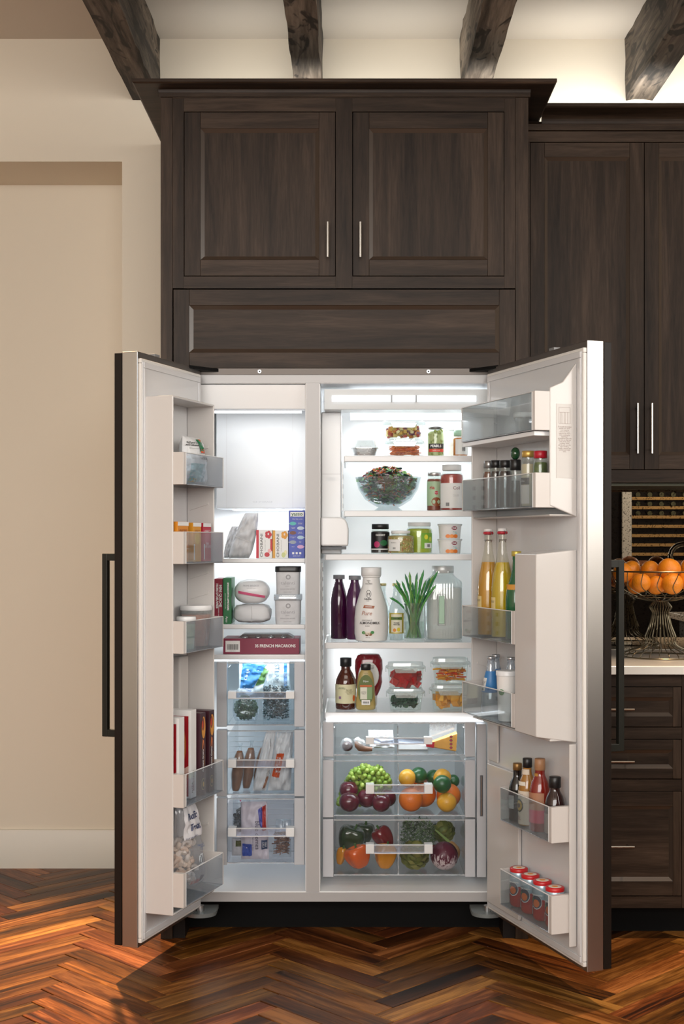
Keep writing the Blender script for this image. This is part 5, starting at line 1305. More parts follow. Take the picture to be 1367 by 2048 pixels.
# fifth shelf
SF = S5
t = put('barbecue_sauce_bottle', 'brown barbecue sauce bottle with black cap and cream label on the lowest shelf', 'bottle', 691, 0.18, SF)
m_ = mpx(0.18); r, h = 20.5*m_, 102*m_
vessel(t, 'bbq', r, h, M('#4a1c0e', 0.10, coat=0.8)); lidc(t, r*0.56, h*0.83, h, BLK, 'cap'); lab(t, r, 86, h*0.12, h*0.49, M('#d8d4b0', 0.5))
text('OAK RIDGE\nSMOKE HOUSE', 0.004, M('#4a6a4c', 0.5), t, (-0.015, 0, h*0.42), wrap=r+0.0014); text('Kansas style\nBBQ sauce\nsmoky and sweet\nno artificial\nflavours', 0.0042, M('#6a6a44', 0.5), t, (0.012, 0, h*0.35), wrap=r+0.0014); spot(t, r, 50, h*0.22, 0.006, 0.011, M('#d86a30', 0.5)); MB().patch(r+0.0012, math.radians(-40), math.radians(-26), h*0.21, h*0.26, M('#8a6a8c', 0.5)).build('print', parent=t, fix=False)
t = put('ketchup_bottle', 'upside down red ketchup bottle with a white label behind the mustard', 'bottle', 736.5, 0.26, SF)
m_ = mpx(0.26); r, h = 28.5*m_, 104*m_
kp = [(r*0.55, 0), (r*0.58, 0.002), (r*0.62, h*0.20), (r*0.70, h*0.24), (r*0.86, h*0.34), (r*0.97, h*0.46), (r*0.93, h*0.58), (r*1.0, h*0.72), (r*0.97, h*0.88), (r*0.80, h*0.97), (r*0.72, h*0.995), (r*0.6, h)]
MB().lathe([kp[0], kp[1], kp[2]], WHT, seg=32, sy=0.62).build('cap', parent=t, angle=50); MB().lathe(kp[2:], M('#7c0f1c', 0.15, coat=0.6), seg=40, sy=0.62, pw=2.4).build('body', parent=t, angle=60)
f = -r*0.655
for a_, b_, mt in ((0.0, 0.0, M((0.55, 0.55, 0.55), 0.4)), (0.0016, 0.0002, WLAB)): flat(t, disc(0, h*0.60, r*0.72-a_, h*0.26-a_, 24), f-0.001-b_*4, mt, 'label')
text('TOMATO\nKETCHUP', 0.0085, INK, t, (0, f-0.003, h*0.76)); flat(t, disc(0, h*0.81, 0.0028, 0.003), f-0.003, RED)
t = put('mustard_bottle', 'yellow green mustard squeeze bottle with black cap and oval label in front of the ketchup', 'bottle', 731, 0.155, SF)
m_ = mpx(0.155); r, h = 20*m_, 92*m_
MB().lathe(rprof(BOT['squeeze'], r, h), M('#a89458', 0.3, coat=0.3), seg=40, sy=0.62, pw=2.3).build('body', parent=t, angle=50); lidc(t, r*0.50, h*0.86, h*0.99, BLK, 'cap', sy=0.8)
f = -r*0.66
flat(t, disc(0, h*0.44, r*0.80, h*0.33, 24), f-0.0012, M('#5c6a34', 0.5), 'label'); flat(t, rect(-r*0.56, r*0.56, h*0.24, h*0.50), f-0.0016, M('#d8d8c8', 0.5), 'label'); flat(t, rect(r*0.12, r*0.60, h*0.24, h*0.50), f-0.0018, M('#7c9a6c', 0.5), 'label'); flat(t, rect(-r*0.60, r*0.60, h*0.505, h*0.55), f-0.0018, M('#b8602c', 0.5), 'label'); flat(t, rect(-r*0.42, r*0.42, h*0.12, h*0.225), f-0.0018, WHT, 'label')
text('Dijon', 0.0085, WHT, t, (0, f-0.0021, h*0.63)); barcode(t, 0.020, 0.007, (0, f-0.002, h*0.17)); text('Ingredients\nmustard seed\nvinegar, salt\nturmeric', 0.0032, INK, t, (-r*0.22, f-0.0021, h*0.38)); text('WHOLE', 0.004, M('#6a5a2c', 0.5), t, (0, f-0.0021, h*0.80))
def lb2(px, y, z, wp, hp, lab_, fill, seed): return lockbox(px, y, z, wp, hp, lab_, fill, seed=seed, depth=0.085)
REDS = [M('#a8141c', 0.25, coat=0.3), M('#c02024', 0.25, coat=0.3), M('#8a0e18', 0.25, coat=0.3)]
y_ = 0.165; m_ = mpx(y_)
lb2(810.5, y_, SF, 76, 43, 'glass container of dark green spinach, under the red peppers on the lowest shelf', (170, 0.018, [M('#1c4a30', 0.35), M('#245a38', 0.35), M('#163824', 0.35)], 'leaf', 0.85), 31)
lb2(810.5, y_, SF+43*m_+0.0006, 79, 51, 'glass container of red pepper pieces, stacked on the spinach', (46, 0.022, REDS, 'box', 0.75), 32)
lb2(898, y_, SF, 80, 50, 'glass container of yellow mango cubes, the lowest one at the right', (40, 0.022, [M('#d8962c', 0.3), M('#e8ae44', 0.3), M('#c8862c', 0.3)], 'box', 0.80), 33)
lb2(900, y_, SF+50*m_+0.0006, 78, 53, 'glass container of orange and yellow pepper strips, stacked on the mango', (70, 0.016, [M('#e8862c', 0.3), M('#d8401c', 0.3), M('#f0b040', 0.3)], 'strip', 0.80), 34)

# ---------------------------------------------------------------- crisper drawers
ZE1 += 0.001; ZE2 += 0.001; ZE3 += 0.001
def produce(name, label, cat, px, y, z, rz=0, group=None): return thing(name, label, cat, (wx(px, y), y, z), rz, group)
y_ = 0.115
def bagged(px, y, w, h, label, mat, pr_, seed, name='wrapped_root', lean=0):
    t = put(name, label, 'vegetable', px, y, ZE1)
    MB().lathe(pr_, mat, seg=16, fn=lambda x, y2, z, a: (x*(1+0.05*math.sin(3*a)), y2, z)).build('root', parent=t, angle=70)
    return t
t = put('wrapped_beetroot', 'dark beetroot wrapped in clinging clear film at the left of the shallow drawer', 'vegetable', 693, y_, ZE1)
MB().ball((0.002, 0, 0.0175), (0.0185, 0.018, 0.0165), M('#4a2c34', 0.35, var=0.3, vscale=60), 20, 12).build('beetroot', parent=t, angle=70); MB().ball((0, 0, 0.0235), (0.022, 0.020, 0.0232), clear('#f0f2f4', 0.16, 0.14, rough=0.2), 20, 12, fn=lambda p, a, tt: tuple(c*(1+0.09*noise.noise(p*4)) for c in p)).build('film', parent=t, angle=80)
t = put('wrapped_sausage', 'curved brown sausage end half wrapped in crumpled film', 'sausage', 722, y_, ZE1)
MB().tube([(-0.020, 0, 0.034), (-0.014, -0.004, 0.022), (-0.004, -0.006, 0.0135), (0.012, -0.006, 0.0095), (0.026, -0.005, 0.0085), (0.037, -0.004, 0.008)], [0.004, 0.010, 0.0125, 0.0095, 0.008, 0.0065], M('#6a4630', 0.5, var=0.3, vscale=50), 14).build('sausage', parent=t, angle=70)
MB().tube([(-0.018, 0.002, 0.046), (-0.012, 0, 0.034), (0.0, -0.001, 0.026), (0.010, -0.002, 0.018)], [0.010, 0.014, 0.017, 0.012], clear('#f0f2f4', 0.20, 0.16, rough=0.2), 12).build('film', parent=t, angle=80)
t = put('cheese_packet', 'grey and clear packet of sliced cheese leaning behind the sausage', 'package', 764, 0.17, ZE1+0.003)
fn = pillow(t, 0.085, 0.062, 0.022, M((0.60, 0.62, 0.64), 0.3), 'packet', 51, crum=0.4, lean=-0.1)
t = put('cheese_packet', 'flat silver foil packet lying low behind the drawer handle', 'package', 827, 0.16, ZE1)
MB().hexa([(-0.055, -0.02, 0), (0.05, -0.02, 0), (0.05, 0.05, 0), (-0.055, 0.05, 0), (-0.055, -0.018, 0.030), (0.048, -0.018, 0.018), (0.05, 0.05, 0.018), (-0.055, 0.05, 0.030)], M((0.50, 0.52, 0.53), 0.3, 0.3)).build('packet', parent=t, bev=0.004)
t = put('salami_packet', 'orange wrapped salami piece with a row of dark diamond prints', 'sausage', 883, 0.125, ZE1)
MB().hexa([(-0.055, -0.014, 0.018), (0.048, -0.018, 0), (0.048, 0.03, 0), (-0.055, 0.01, 0.018), (-0.055, -0.014, 0.026), (0.052, -0.018, 0.064), (0.052, 0.03, 0.064), (-0.055, 0.01, 0.026)], M('#c08a3c', 0.35, var=0.1, vscale=30)).build('wrapper', parent=t, bev=0.005)
flat(t, [(-0.055, 0.018), (-0.028, 0.013), (-0.026, 0.035), (-0.055, 0.026)], -0.0205, RED)
for q in range(4):
    cz = 0.014+q*0.0125; flat(t, disc(0.030, cz, 0.006, 0.0055, 4), -0.0192, M('#28304c', 0.5)); flat(t, disc(0.030, cz, 0.003, 0.0028, 8), -0.0196, RED)
t = put('deli_tray', 'clear plastic deli tray of dark grains behind the salami packet', 'food container', 885, 0.20, ZE1)
MB().box(-0.048, 0.048, -0.02, 0.05, 0.0, 0.092, clear('#e8ecee', 0.25, 0.12)).build('tray', parent=t, bev=0.004); chunks(t, 220, 0.004, [M('#5c6066', 0.5), M('#3c4048', 0.5), M('#8a8e92', 0.5)], (0.043, 0.017, 0.062, 0.082), 'grains', 9)

# fruit is settled as spheres: pushed apart, mostly front to back, inside its half of the drawer
def settle(sp, x0, x1, zb_, y0=0.0640, y1=0.44):
    for it in range(400):
        for i in range(len(sp)):
            for j in range(i):
                A, B_ = sp[i], sp[j]
                d = Vector(A[:3])-Vector(B_[:3]); need = A[3]+B_[3]+0.0008
                if d.length < need:
                    k = (need-d.length)*0.5; n = d.normalized()
                    if abs(n.y) < 0.25: n.y = 0.25 if n.y >= 0 else -0.25
                    n = Vector((n.x*0.30, n.y, n.z*0.30)).normalized()*k
                    for q in range(3): A[q] += n[q]; B_[q] -= n[q]
        for A in sp:
            A[0] = min(x1-A[3]-0.001, max(x0+A[3]+0.001, A[0])); A[1] = min(y1-A[3], max(y0+A[3]*1.02, A[1])); A[2] = max(zb_+A[3]+0.0005, A[2])
    return sp
def sph(px, py, rp, y): return [wx(px, y), y, wz(py, y), rp*mpx(y)]
xw0, xdv, xw1 = wx(667, 0.055)+0.003, wx(796, 0.055), wx(929, 0.055)-0.003
PLUM = M('#5c0f28', 0.18, coat=0.5, var=0.35, vscale=22)
def plum(S_, lb):
    x_, y, zz, r = S_
    t = thing('plum', lb, 'plum', (x_, y, zz-r), rr.random()*6, 'dark red plums in the crisper drawer')
    MB().ball((0, 0, r), (r, r, r*0.97), PLUM, 28, 18, fn=lambda p, a, tt: (p.x*(1-0.05*math.exp(-((a-1.5)*4)**2)), p.y*(1-0.05*math.exp(-((a-1.5)*4)**2)), p.z-0.10*math.exp(-(tt/0.35)**2))).build('flesh', parent=t, angle=90)
    MB().tube([(0, 0, r*1.80), (0.001, 0, r*1.98)], 0.0011, M('#4a3a20', 0.7), 5).build('stalk', parent=t)
PLS = [(sph(698, 1606, 20.5, 0.085), 'dark red plum at the front left of the crisper drawer'), (sph(697, 1584, 19, 0.14), 'dark red plum behind and above the front left plum'), (sph(735, 1597, 19.5, 0.135), 'dark plum in the gap between the two front plums'), (sph(761, 1607, 19, 0.085), 'dark red plum at the front, second from the drawer divider'), (sph(776, 1597, 18, 0.148), 'dark red plum half hidden against the drawer divider')]
settle([q[0] for q in PLS], xw0, xdv-0.002, ZE2)
for q in PLS: plum(*q)
# grapes: one bunch, every visible grape a part
t = produce('grape_bunch', 'bunch of green grapes heaped behind the plums', 'grapes', 728, 0.20, ZE2)
rr = random.Random(4); GR = [M('#9cb84c', 0.25, coat=0.3, sub=0.15), M('#86a83c', 0.25, coat=0.3, sub=0.15), M('#b0c860', 0.25, coat=0.3, sub=0.15)]
gpos = []; tries = 0
mg = mpx(0.20)
while len(gpos) < 250 and tries < 30000:
    tries += 1
    x = rr.uniform(-54, 52)*mg; top = (90-abs(x/mg-8)**3*0.00036)*mg
    z = rr.uniform(0.012, max(0.02, top-0.016)); y = rr.uniform(-0.034, 0.030)
    p = Vector((x, y, z)); pw_ = p+Vector((wx(728, 0.20), 0.20, ZE2))
    if any((pw_-Vector(q[0][:3])).length < q[0][3]+0.0105 for q in PLS) or pw_.x < xw0+0.011 or pw_.x > xdv-0.013: continue
    if all((p-q).length > 0.0122 for q in gpos): gpos.append(p)
gpos.sort(key=lambda p: p.y)
for q, p in enumerate(gpos):
    tl = Matrix.Rotation(rr.uniform(-1, 1), 3, 'X') @ Matrix.Rotation(rr.uniform(-1, 1), 3, 'Y')
    MB().ball(p, (0.0085, 0.0085, 0.0102), GR[q % 3], 12, 8, tilt=tl).build('grape', parent=t, angle=90, fix=False)
st = MB(); st.tube([(-0.06, 0, 0.05), (-0.02, 0, 0.09), (0.03, 0, 0.10), (0.07, 0, 0.085)], 0.0018, M('#5a4a2c', 0.6), 6)
for p in gpos[::4]: st.tube([p, (p.x*0.8, 0.005, min(0.1, p.z+0.012))], 0.0008, M('#5a4a2c', 0.6), 4)
st.build('stem', parent=t)
ORG = M('#e8761c', 0.38, bump=0.5, bscale=420, coat=0.15); LIM = M('#1d5a2c', 0.30, bump=0.3, bscale=380, coat=0.3, var=0.2, vscale=30); LEM = M('#e0a42c', 0.35, bump=0.4, bscale=380, coat=0.2)
def citrus(nm, px, py, rp, y, lb, mat, pt=0.0, grp=None, rzp=None, S_=None):
    x_, y, zz, r = S_ or sph(px, py, rp, y)
    t = thing(nm, lb, nm, (x_, y, zz-r), 0, grp)
    tl = Matrix.Rotation(rzp or 0, 3, 'Y')
    MB().ball((0, 0, r), (r, r, r*0.98), mat, 28, 18, fn=lambda p, a, tt: (p.x*(1-pt*0.4*abs(p.z)**3), p.y*(1-pt*0.4*abs(p.z)**3), p.z*(1+pt*abs(p.z)**6)-0.05*math.exp(-(tt/0.25)**2)), tilt=tl).build('peel', parent=t, angle=90)
    c = tl @ Vector((0, 0, r*0.96)); MB().ball((c.x, c.y, r+c.z), (r*0.09, r*0.09, r*0.03), M('#6a7a34', 0.6), 8, 5).build('stem_end', parent=t)
    return t
B = ZE2
def dict_(mat, pt=0.0, **k): return dict(mat=mat, pt=pt, **k)
CTS = [('orange', sph(822, 1603, 24.5, 0.10), 'bright orange at the front, just right of the drawer divider', dict_(ORG, grp='oranges in the crisper drawer', rzp=1.2)),
       ('orange', sph(862, 1597, 25.5, 0.158), 'bright orange behind the right handle end', dict_(ORG, grp='oranges in the crisper drawer')),
       ('orange', sph(909, 1592, 24.5, 0.155), 'bright orange at the far right of the crisper drawer', dict_(ORG, grp='oranges in the crisper drawer')),
       ('lemon', sph(894, 1607, 19.5, 0.09), 'yellow orange lemon at the front right of the crisper drawer', dict_(LEM, 0.06, rzp=1.5)),
       ('lime', sph(886, 1575, 18, 0.10), 'dark green lime sitting on the front right lemon', dict_(LIM, 0.05, rzp=1.4)),
       ('lemon', sph(817, 1561, 17.5, 0.13), 'cut lemon half showing its pale rind, above the front orange', dict_(LEM, 0.0, rzp=PI/2)),
       ('lime', sph(838, 1560, 16.5, 0.165), 'green lime behind the cut lemon half', dict_(LIM, 0.05, rzp=1.5)),
       ('orange', sph(836, 1565, 20, 0.222), 'orange at the back of the heap, behind the limes', dict_(ORG, grp='oranges in the crisper drawer')),
       ('lime', sph(866, 1564, 15, 0.175), 'green lime left of the yellow lemon at the top of the heap', dict_(LIM, 0.05, rzp=1.5)),
       ('lemon', sph(885, 1562, 17, 0.155), 'yellow lemon lying on top of the citrus heap', dict_(LEM, 0.10, rzp=1.35)),
       ('lime', sph(906, 1567, 13, 0.20), 'small green lime peeping out right of the lemon', dict_(LIM, 0.05))]
settle([q[1] for q in CTS], xdv+0.002, xw1, ZE2)
for nm_, s_, lb, kw in CTS: citrus(nm_, 0, 0, 0, 0, lb, kw.pop('mat'), S_=s_, **kw)

# bottom crisper
B = ZE3
def bell(nm, px, py, wp, hp, y, tilt, mat, lb, seed=1, side=0):
    m_ = mpx(y); w, h = wp*m_/2, hp*m_/2
    z = max(wz(py, y), B+1.07*max(w, h)); tl = Matrix.Rotation(tilt, 3, 'Y') @ Matrix.Rotation(side, 3, 'X')
    t = thing(nm, lb, 'bell pepper', (wx(px, y), y, z), 0, 'bell peppers in the bottom drawer')
    def f(p, a, tt):
        k = 1+0.10*math.cos(4*a+seed)*math.sin(tt)**0.7
        zz = p.z*(1.0 if p.z < 0 else 0.92)
        rr_ = math.hypot(p.x, p.y)
        zz -= 0.38*math.exp(-(rr_/0.30)**2)*(1 if p.z > 0 else -0.45)
        q = (0.80+0.22*p.z) if True else 1
        e = abs(math.sin(tt))**-0.28 if math.sin(tt) > 0.05 else 1.6
        return (p.x*k*min(1.25, q*e+0.1), p.y*k*min(1.25, q*e+0.1), zz)
    MB().ball((0, 0, 0), (w, w*0.9, h), mat, 40, 24, fn=f, tilt=tl).build('flesh', parent=t, angle=90)
    a_, b_ = tl @ Vector((0, 0, h*0.50)), tl @ Vector((w*0.12, 0, h*1.02))
    MB().tube([a_, (a_+b_)/2+Vector((0.002, 0, 0)), b_], [0.006, 0.0036, 0.0042], M('#3f6a2c', 0.5), 9).build('stalk', parent=t)
OP = M('#e8661c', 0.12, coat=0.8); YP = M('#e89a1c', 0.12, coat=0.8); GP = M('#24401f', 0.14, coat=0.8); RP = M('#7c1420', 0.14, coat=0.8)
bell('bell_pepper', 715, 1717, 53, 52, 0.105, -0.35, OP, 'orange bell pepper at the front left of the bottom drawer', 1)
bell('bell_pepper', 770, 1716, 47, 56, 0.105, 0.10, YP, 'yellow bell pepper at the front, left of the divider', 2)
bell('bell_pepper', 701, 1678, 60, 62, 0.225, 0.3, GP, 'large dark green bell pepper behind the orange pepper', 3)
bell('bell_pepper', 729, 1665, 44, 44, 0.325, 0.0, GP, 'dark green bell pepper at the back, right of the large green one', 4)
bell('bell_pepper', 766, 1674, 40, 52, 0.185, -0.6, RP, 'dark red pepper leaning behind the yellow pepper', 0.5)
bell('bell_pepper', 682, 1711, 21, 40, 0.148, 0.2, YP, 'yellow bell pepper tucked at the far left of the bottom drawer', 5)
# artichokes, radicchio, onion, radishes, herbs
def artichoke(px, py, rp, y, lb, tilt):
    m_ = mpx(y); r = rp*m_; t = thing('artichoke', lb, 'artichoke', (wx(px, y), y, wz(py, y)), 0, 'artichokes in the bottom drawer')
    tl = Matrix.Rotation(tilt, 3, 'Y') @ Matrix.Rotation(0.6, 3, 'X'); AR = [M('#8a9448', 0.5), M('#76803c', 0.5), M('#a0a25a', 0.5)]
    MB().ball((0, 0, 0), r*0.72, AR[1], 14, 10).build('heart', parent=t, angle=90)
    for ring in range(6):
        lat = -0.9+ring*0.38; n = 9 if ring < 4 else 6
        for k in range(n):
            a = 2*PI*k/n+ring*0.35; c = math.cos(lat)
            base = Vector((r*0.66*c*math.cos(a), r*0.66*c*math.sin(a), r*0.66*math.sin(lat)))
            out_ = Vector((math.cos(a), math.sin(a), 0)); up = (Vector((0, 0, 1))*0.9+out_*0.38*c).normalized(); sd = up.cross(out_).normalized()
            L_ = r*0.58; wd_ = r*0.30
            P = [base-sd*wd_*0.7, base+out_*r*0.12, base+sd*wd_*0.7, base+up*L_*0.55+sd*wd_+out_*r*0.10, base+up*L_+out_*r*0.06, base+up*L_*0.55-sd*wd_+out_*r*0.10, base+up*L_*0.5+out_*r*0.24]
            P = [tuple(tl @ p) for p in P]
            MB().add(P, [(0, 1, 6, 5), (1, 2, 3, 6), (6, 3, 4), (5, 6, 4)], AR[(k+ring) % 3]).build('artichoke_leaf', parent=t, fix=False, angle=80)
artichoke(826, 1716, 31, 0.125, 'grey green artichoke at the front, right of the divider', 0.3)
artichoke(889, 1668, 24, 0.325, 'grey green artichoke at the back right of the bottom drawer', -0.4)
rm, N, L = newmat('radicchio_leaf')
out = N.new('ShaderNodeOutputMaterial'); b = N.new('ShaderNodeBsdfPrincipled'); L.new(b.outputs[0], out.inputs[0]); b.inputs['Roughness'].default_value = 0.35
tc = N.new('ShaderNodeTexCoord'); mp_ = N.new('ShaderNodeMapping'); mp_.inputs['Scale'].default_value = (1, 1, 0.45); L.new(tc.outputs['Object'], mp_.inputs[0])
nz = N.new('ShaderNodeTexNoise'); nz.inputs['Scale'].default_value = 75; nz.inputs['Detail'].default_value = 3; nz.inputs['Distortion'].default_value = 1.5; L.new(mp_.outputs[0], nz.inputs['Vector'])
sx_ = N.new('ShaderNodeSeparateXYZ'); L.new(tc.outputs['Object'], sx_.inputs[0]); mr = N.new('ShaderNodeMapRange'); mr.inputs[1].default_value = -0.045; mr.inputs[2].default_value = 0.03; mr.inputs[3].default_value = 0.22; mr.inputs[4].default_value = -0.22; L.new(sx_.outputs['Z'], mr.inputs[0])
ad = N.new('ShaderNodeMath'); L.new(nz.outputs['Fac'], ad.inputs[0]); L.new(mr.outputs[0], ad.inputs[1])
cr = N.new('ShaderNodeValToRGB'); cr.color_ramp.elements[0].position = 0.50; cr.color_ramp.elements[0].color = (*hx('#5c1030'), 1); cr.color_ramp.elements[1].position = 0.60; cr.color_ramp.elements[1].color = (*hx('#e0d0d4'), 1)
L.new(ad.outputs[0], cr.inputs[0]); L.new(cr.outputs[0], b.inputs['Base Color'])
y_ = 0.115; m_ = mpx(y_); r = 28*m_
t = thing('radicchio', 'round purple radicchio head with white veins at the front right of the bottom drawer', 'radicchio', (wx(888, y_), y_, max(wz(1718, y_), B+r*1.01)), 0)
MB().ball((0, 0, 0), (r*0.93, r*0.90, r*0.93), rm, 28, 18).build('head', parent=t, angle=90)
for k in range(7):
    a0 = k*0.93+0.2
    MB().ball((0, 0, 0), (r*(0.985+0.008*(k % 3)), r*(0.955+0.008*(k % 3)), r*(0.985+0.008*(k % 3))), rm, 24, 16, fn=lambda p, a, tt: ((p.x, p.y, p.z) if math.cos(a-a0) > 0.25+0.45*max(0, math.cos(tt)) else (p.x*0.9, p.y*0.9, p.z*0.9))).build('leaf', parent=t, angle=90)
y_ = 0.195; m_ = mpx(y_)
t = thing('onion', 'pale brown onion behind the radicchio', 'onion', (wx(901, y_), y_, wz(1708, y_)+0.006), 0)
MB().ball((0, 0, 0), (19*m_, 18*m_, 19*m_), M('#c89a64', 0.3, var=0.15, vscale=20), 24, 16, fn=lambda p, a, tt: (p.x, p.y, p.z*(1+0.2*max(0, p.z)**8))).build('bulb', parent=t, angle=90); MB().tube([(0, 0, 18*m_), (-0.02, 0, 28*m_), (-0.055, -0.005, 46*m_)], [0.006, 0.005, 0.003], M('#8ca860', 0.5), 8).build('stalk', parent=t)
RA = M('#b0283c', 0.3, coat=0.3)
y_ = 0.215
t = thing('radish_bunch', 'bunch of red radishes with feathery green tops behind the artichoke', 'radishes', (wx(840, y_), y_, B), 0)
for dx_, dz_, rd in ((-0.008, 0.060, 0.017), (0.024, 0.055, 0.018), (0.048, 0.050, 0.016), (-0.040, 0.046, 0.014), (0.006, 0.030, 0.017)):
    MB().ball((dx_, -0.012, dz_), (rd, rd, rd*0.9), RA, 16, 10).build('radish', parent=t, angle=90)
lf = MB(); rr = random.Random(44)
GRN2 = [M('#4a6a3c', 0.5), M('#33502e', 0.5), M('#64824c', 0.5), M('#283c26', 0.5)]
for q in range(1500):
    x = rr.uniform(-0.062, 0.048); z = rr.uniform(0.055, 0.148-0.5*max(0, x-0.02)); y = rr.uniform(-0.03, 0.03)
    p = Vector((x, y, z)); d = Vector((rr.uniform(-1, 1), rr.uniform(-.4, .4), rr.uniform(-.4, .9))).normalized()*rr.uniform(0.006, 0.014)
    if q % 5: lf.tube([p, p+d], 0.0006, rr.choice(GRN2), 3)
    else:
        s = Vector((-d.z, 0.3*d.x, d.x))*0.22; lf.add([tuple(p), tuple(p+d*0.5+s), tuple(p+d), tuple(p+d*0.5-s)], [(0, 1, 2, 3)], rr.choice(GRN2))
lf.build('radish_tops', parent=t, kind='stuff', fix=False, angle=80)
# ---------------------------------------------------------------- left door bins (freezer)
FL_, FR_ = face('left'), face('right')
BZ = [1.490, 1.253, 0.986, 0.528, 0.231]
def dput(side, name, label, cat, px, p, z, group=None, turn=0.0):
    loc, y, s = door_at(side, px, p, z=z)
    return thing(name, label, cat, loc, (FL_ if side == 'left' else FR_)+turn, group), (D+y)/F
# turn so that a flat front on the left door looks towards the middle of the room and a little to the camera
t, m_ = dput('left', 'turkey_bag', 'white printed bag of frozen turkey meatballs in the top bin of the freezer door', 'bag', 387, 0.066, BZ[0]+0.006, turn=-0.04)
fn = pillow(t, 0.155, 0.150, 0.060, M((0.74, 0.75, 0.76), 0.3), 'bag', 61, crum=0.10, top=0.72, lean=-0.12)
text('0g Trans Fat\nLow Cholesterol', 0.0085, INK, t, fn=lambda x, z: fn(x-0.048, z+0.126), bold=0.0002); text('Good Source of Protein', 0.0042, INK, t, fn=lambda x, z: fn(x-0.046, z+0.112))
decal(t, fn, ((-0.012, 0.104), (0.020, 0.104), (0.016, 0.142), (-0.016, 0.142)), M('#1d6a44', 0.4)); decal(t, fn, ((-0.006, 0.100), (0.022, 0.100), (0.020, 0.112), (-0.008, 0.112)), M('#d8562c', 0.4)); decal(t, fn, ((-0.006, 0.136), (0.016, 0.134), (0.015, 0.142), (-0.008, 0.143)), M('#d8562c', 0.4))
text('Turkey', 0.020, INK, t, fn=lambda x, z: fn(x+0.004, z+0.086), bold=0.0003); text('ITALIAN STYLE', 0.0052, M('#5a5a5a', 0.5), t, fn=lambda x, z: fn(x, z+0.099))
decal(t, fn, (-0.062, 0.022, 0.010, 0.066), M('#8fb4b8', 0.4)); decal(t, fn, ((-0.010, 0.010), (0.030, 0.010), (0.022, 0.058), (0.004, 0.060)), M('#cfdcE4', 0.4)); decal(t, fn, (-0.060, -0.02, 0.008, 0.020), M('#c8a878', 0.5))
for q, (px, cc, c2, lb) in enumerate(((366, '#d88a24', '#f0c040', 'orange and yellow frozen fruit bar box, leftmost in the second freezer door bin'), (394, '#d8962c', '#e8b848', 'yellow frozen fruit bar box in the middle of the second freezer door bin'), (414, '#b8283c', '#c84058', 'raspberry red frozen fruit bar box at the right of the second freezer door bin'))):
    t, m_ = dput('left', 'fruit_bar_box', lb, 'box', px, 0.100, BZ[1]+0.005, 'frozen fruit bar boxes', turn=0)
    w, h = (0.074, 0.122) if q == 0 else (0.058, 0.120)
    MB().box(-w/2, w/2, 0, 0.070, 0, h, M(cc, 0.4)).build('carton', parent=t, bev=0.0008, seg=1)
    flat(t, rect(-w/2, w/2, h*0.90, h-0.0005), -0.0005, WHT); flat(t, disc(0, h*0.60, w*0.32, h*0.16), -0.0008, M(c2, 0.4)); flat(t, rect(-w*0.42, -w*0.30, h*0.05, h*0.45), -0.0007, WHT)
    text('100%\nFRUIT JUICE' if q == 2 else 'KINECT' if q == 1 else 'FRUIT BARS', 0.010, WHT if q == 2 else M('#8c3a1c', 0.5), t, (0, -0.0012, h*(0.42 if q == 2 else 0.78)))
    if q == 2: text('KENECT', 0.011, WHT, t, (0, -0.0012, h*0.78))
TUBW = M((0.80, 0.80, 0.80), 0.35)
for px, p, r, h, c, lb in ((392, 0.058, 0.050, 0.128, '#b0603c', 'clear round tub of orange soup with white lid in the third freezer door bin'), (372, 0.088, 0.030, 0.100, '#a8b890', 'pale green frosted tub with white lid in front of the orange soup tub')):
    t, m_ = dput('left', 'soup_tub', lb, 'tub', px, p, BZ[2]+0.005, 'tubs in the freezer door')
    MB().lathe([(r*0.80, 0), (r*0.82, 0.001), (r*0.96, h*0.88)], clear('#eef2f2', 0.22, 0.12), seg=32).build('tub', parent=t, angle=50)
    MB().lathe([(r*0.78, 0.002), (r*0.92, h*0.78)], M(c, 0.5, var=0.35, vscale=45), seg=32).build('contents', parent=t, angle=50)
    MB().lathe([(r*0.99, h*0.88), (r*1.0, h*0.885), (r*1.0, h*0.96), (r*0.96, h)], TUBW, seg=32).build('lid', parent=t, angle=50)
for q, (px, lb) in enumerate(((363, 'white edged pizza box with a red panel, nearest in the fourth freezer door bin'), (387, 'white edged pizza box with a red panel, second in the fourth freezer door bin'))):
    t, m_ = dput('left', 'pizza_box', lb, 'box', px, 0.100-0.003*q, BZ[3]+0.005, 'white edged pizza boxes')
    w, h = 0.038, 0.27-0.012*(1-q); dp = 0.085
    MB().box(-w/2, w/2, 0, dp, 0, h, WHT).build('carton', parent=t, bev=0.0008, seg=1)
    # broad face looks to the latch side (camera left), the narrow white edge to the room
    f_ = -w/2-0.0006; 
    def sf(pts, mt, k=0): return MB().add([(f_-k*0.0002, a, b_) for a, b_ in pts], [tuple(range(len(pts)))], mt).build('print', parent=t, fix=False)
    sf([(0.008, 0.006), (0.078, 0.006), (0.078, h-0.018), (0.008, h-0.018)], M('#9c1420', 0.4)); sf(disc(0.046, h*0.60, 0.030, 0.075), M('#b8682c', 0.5), 1); sf(disc(0.046, h*0.60, 0.020, 0.055), M('#8c2c1c', 0.5), 2)
    sf([(0.008, h*0.30), (0.078, h*0.16), (0.078, h*0.22), (0.008, h*0.37)], M('#d0b0a4', 0.5), 1)
    text('DIGIORNO PIZZA' if False else 'RISING CRUST', 0.010, M('#7c1c24', 0.5) if q else INK, t, (0, -0.0008, h*0.20), turn=PI/2); text('PIZZA', 0.012, INK, t, (-w*0.25, -0.0008, h*0.12), turn=PI/2)
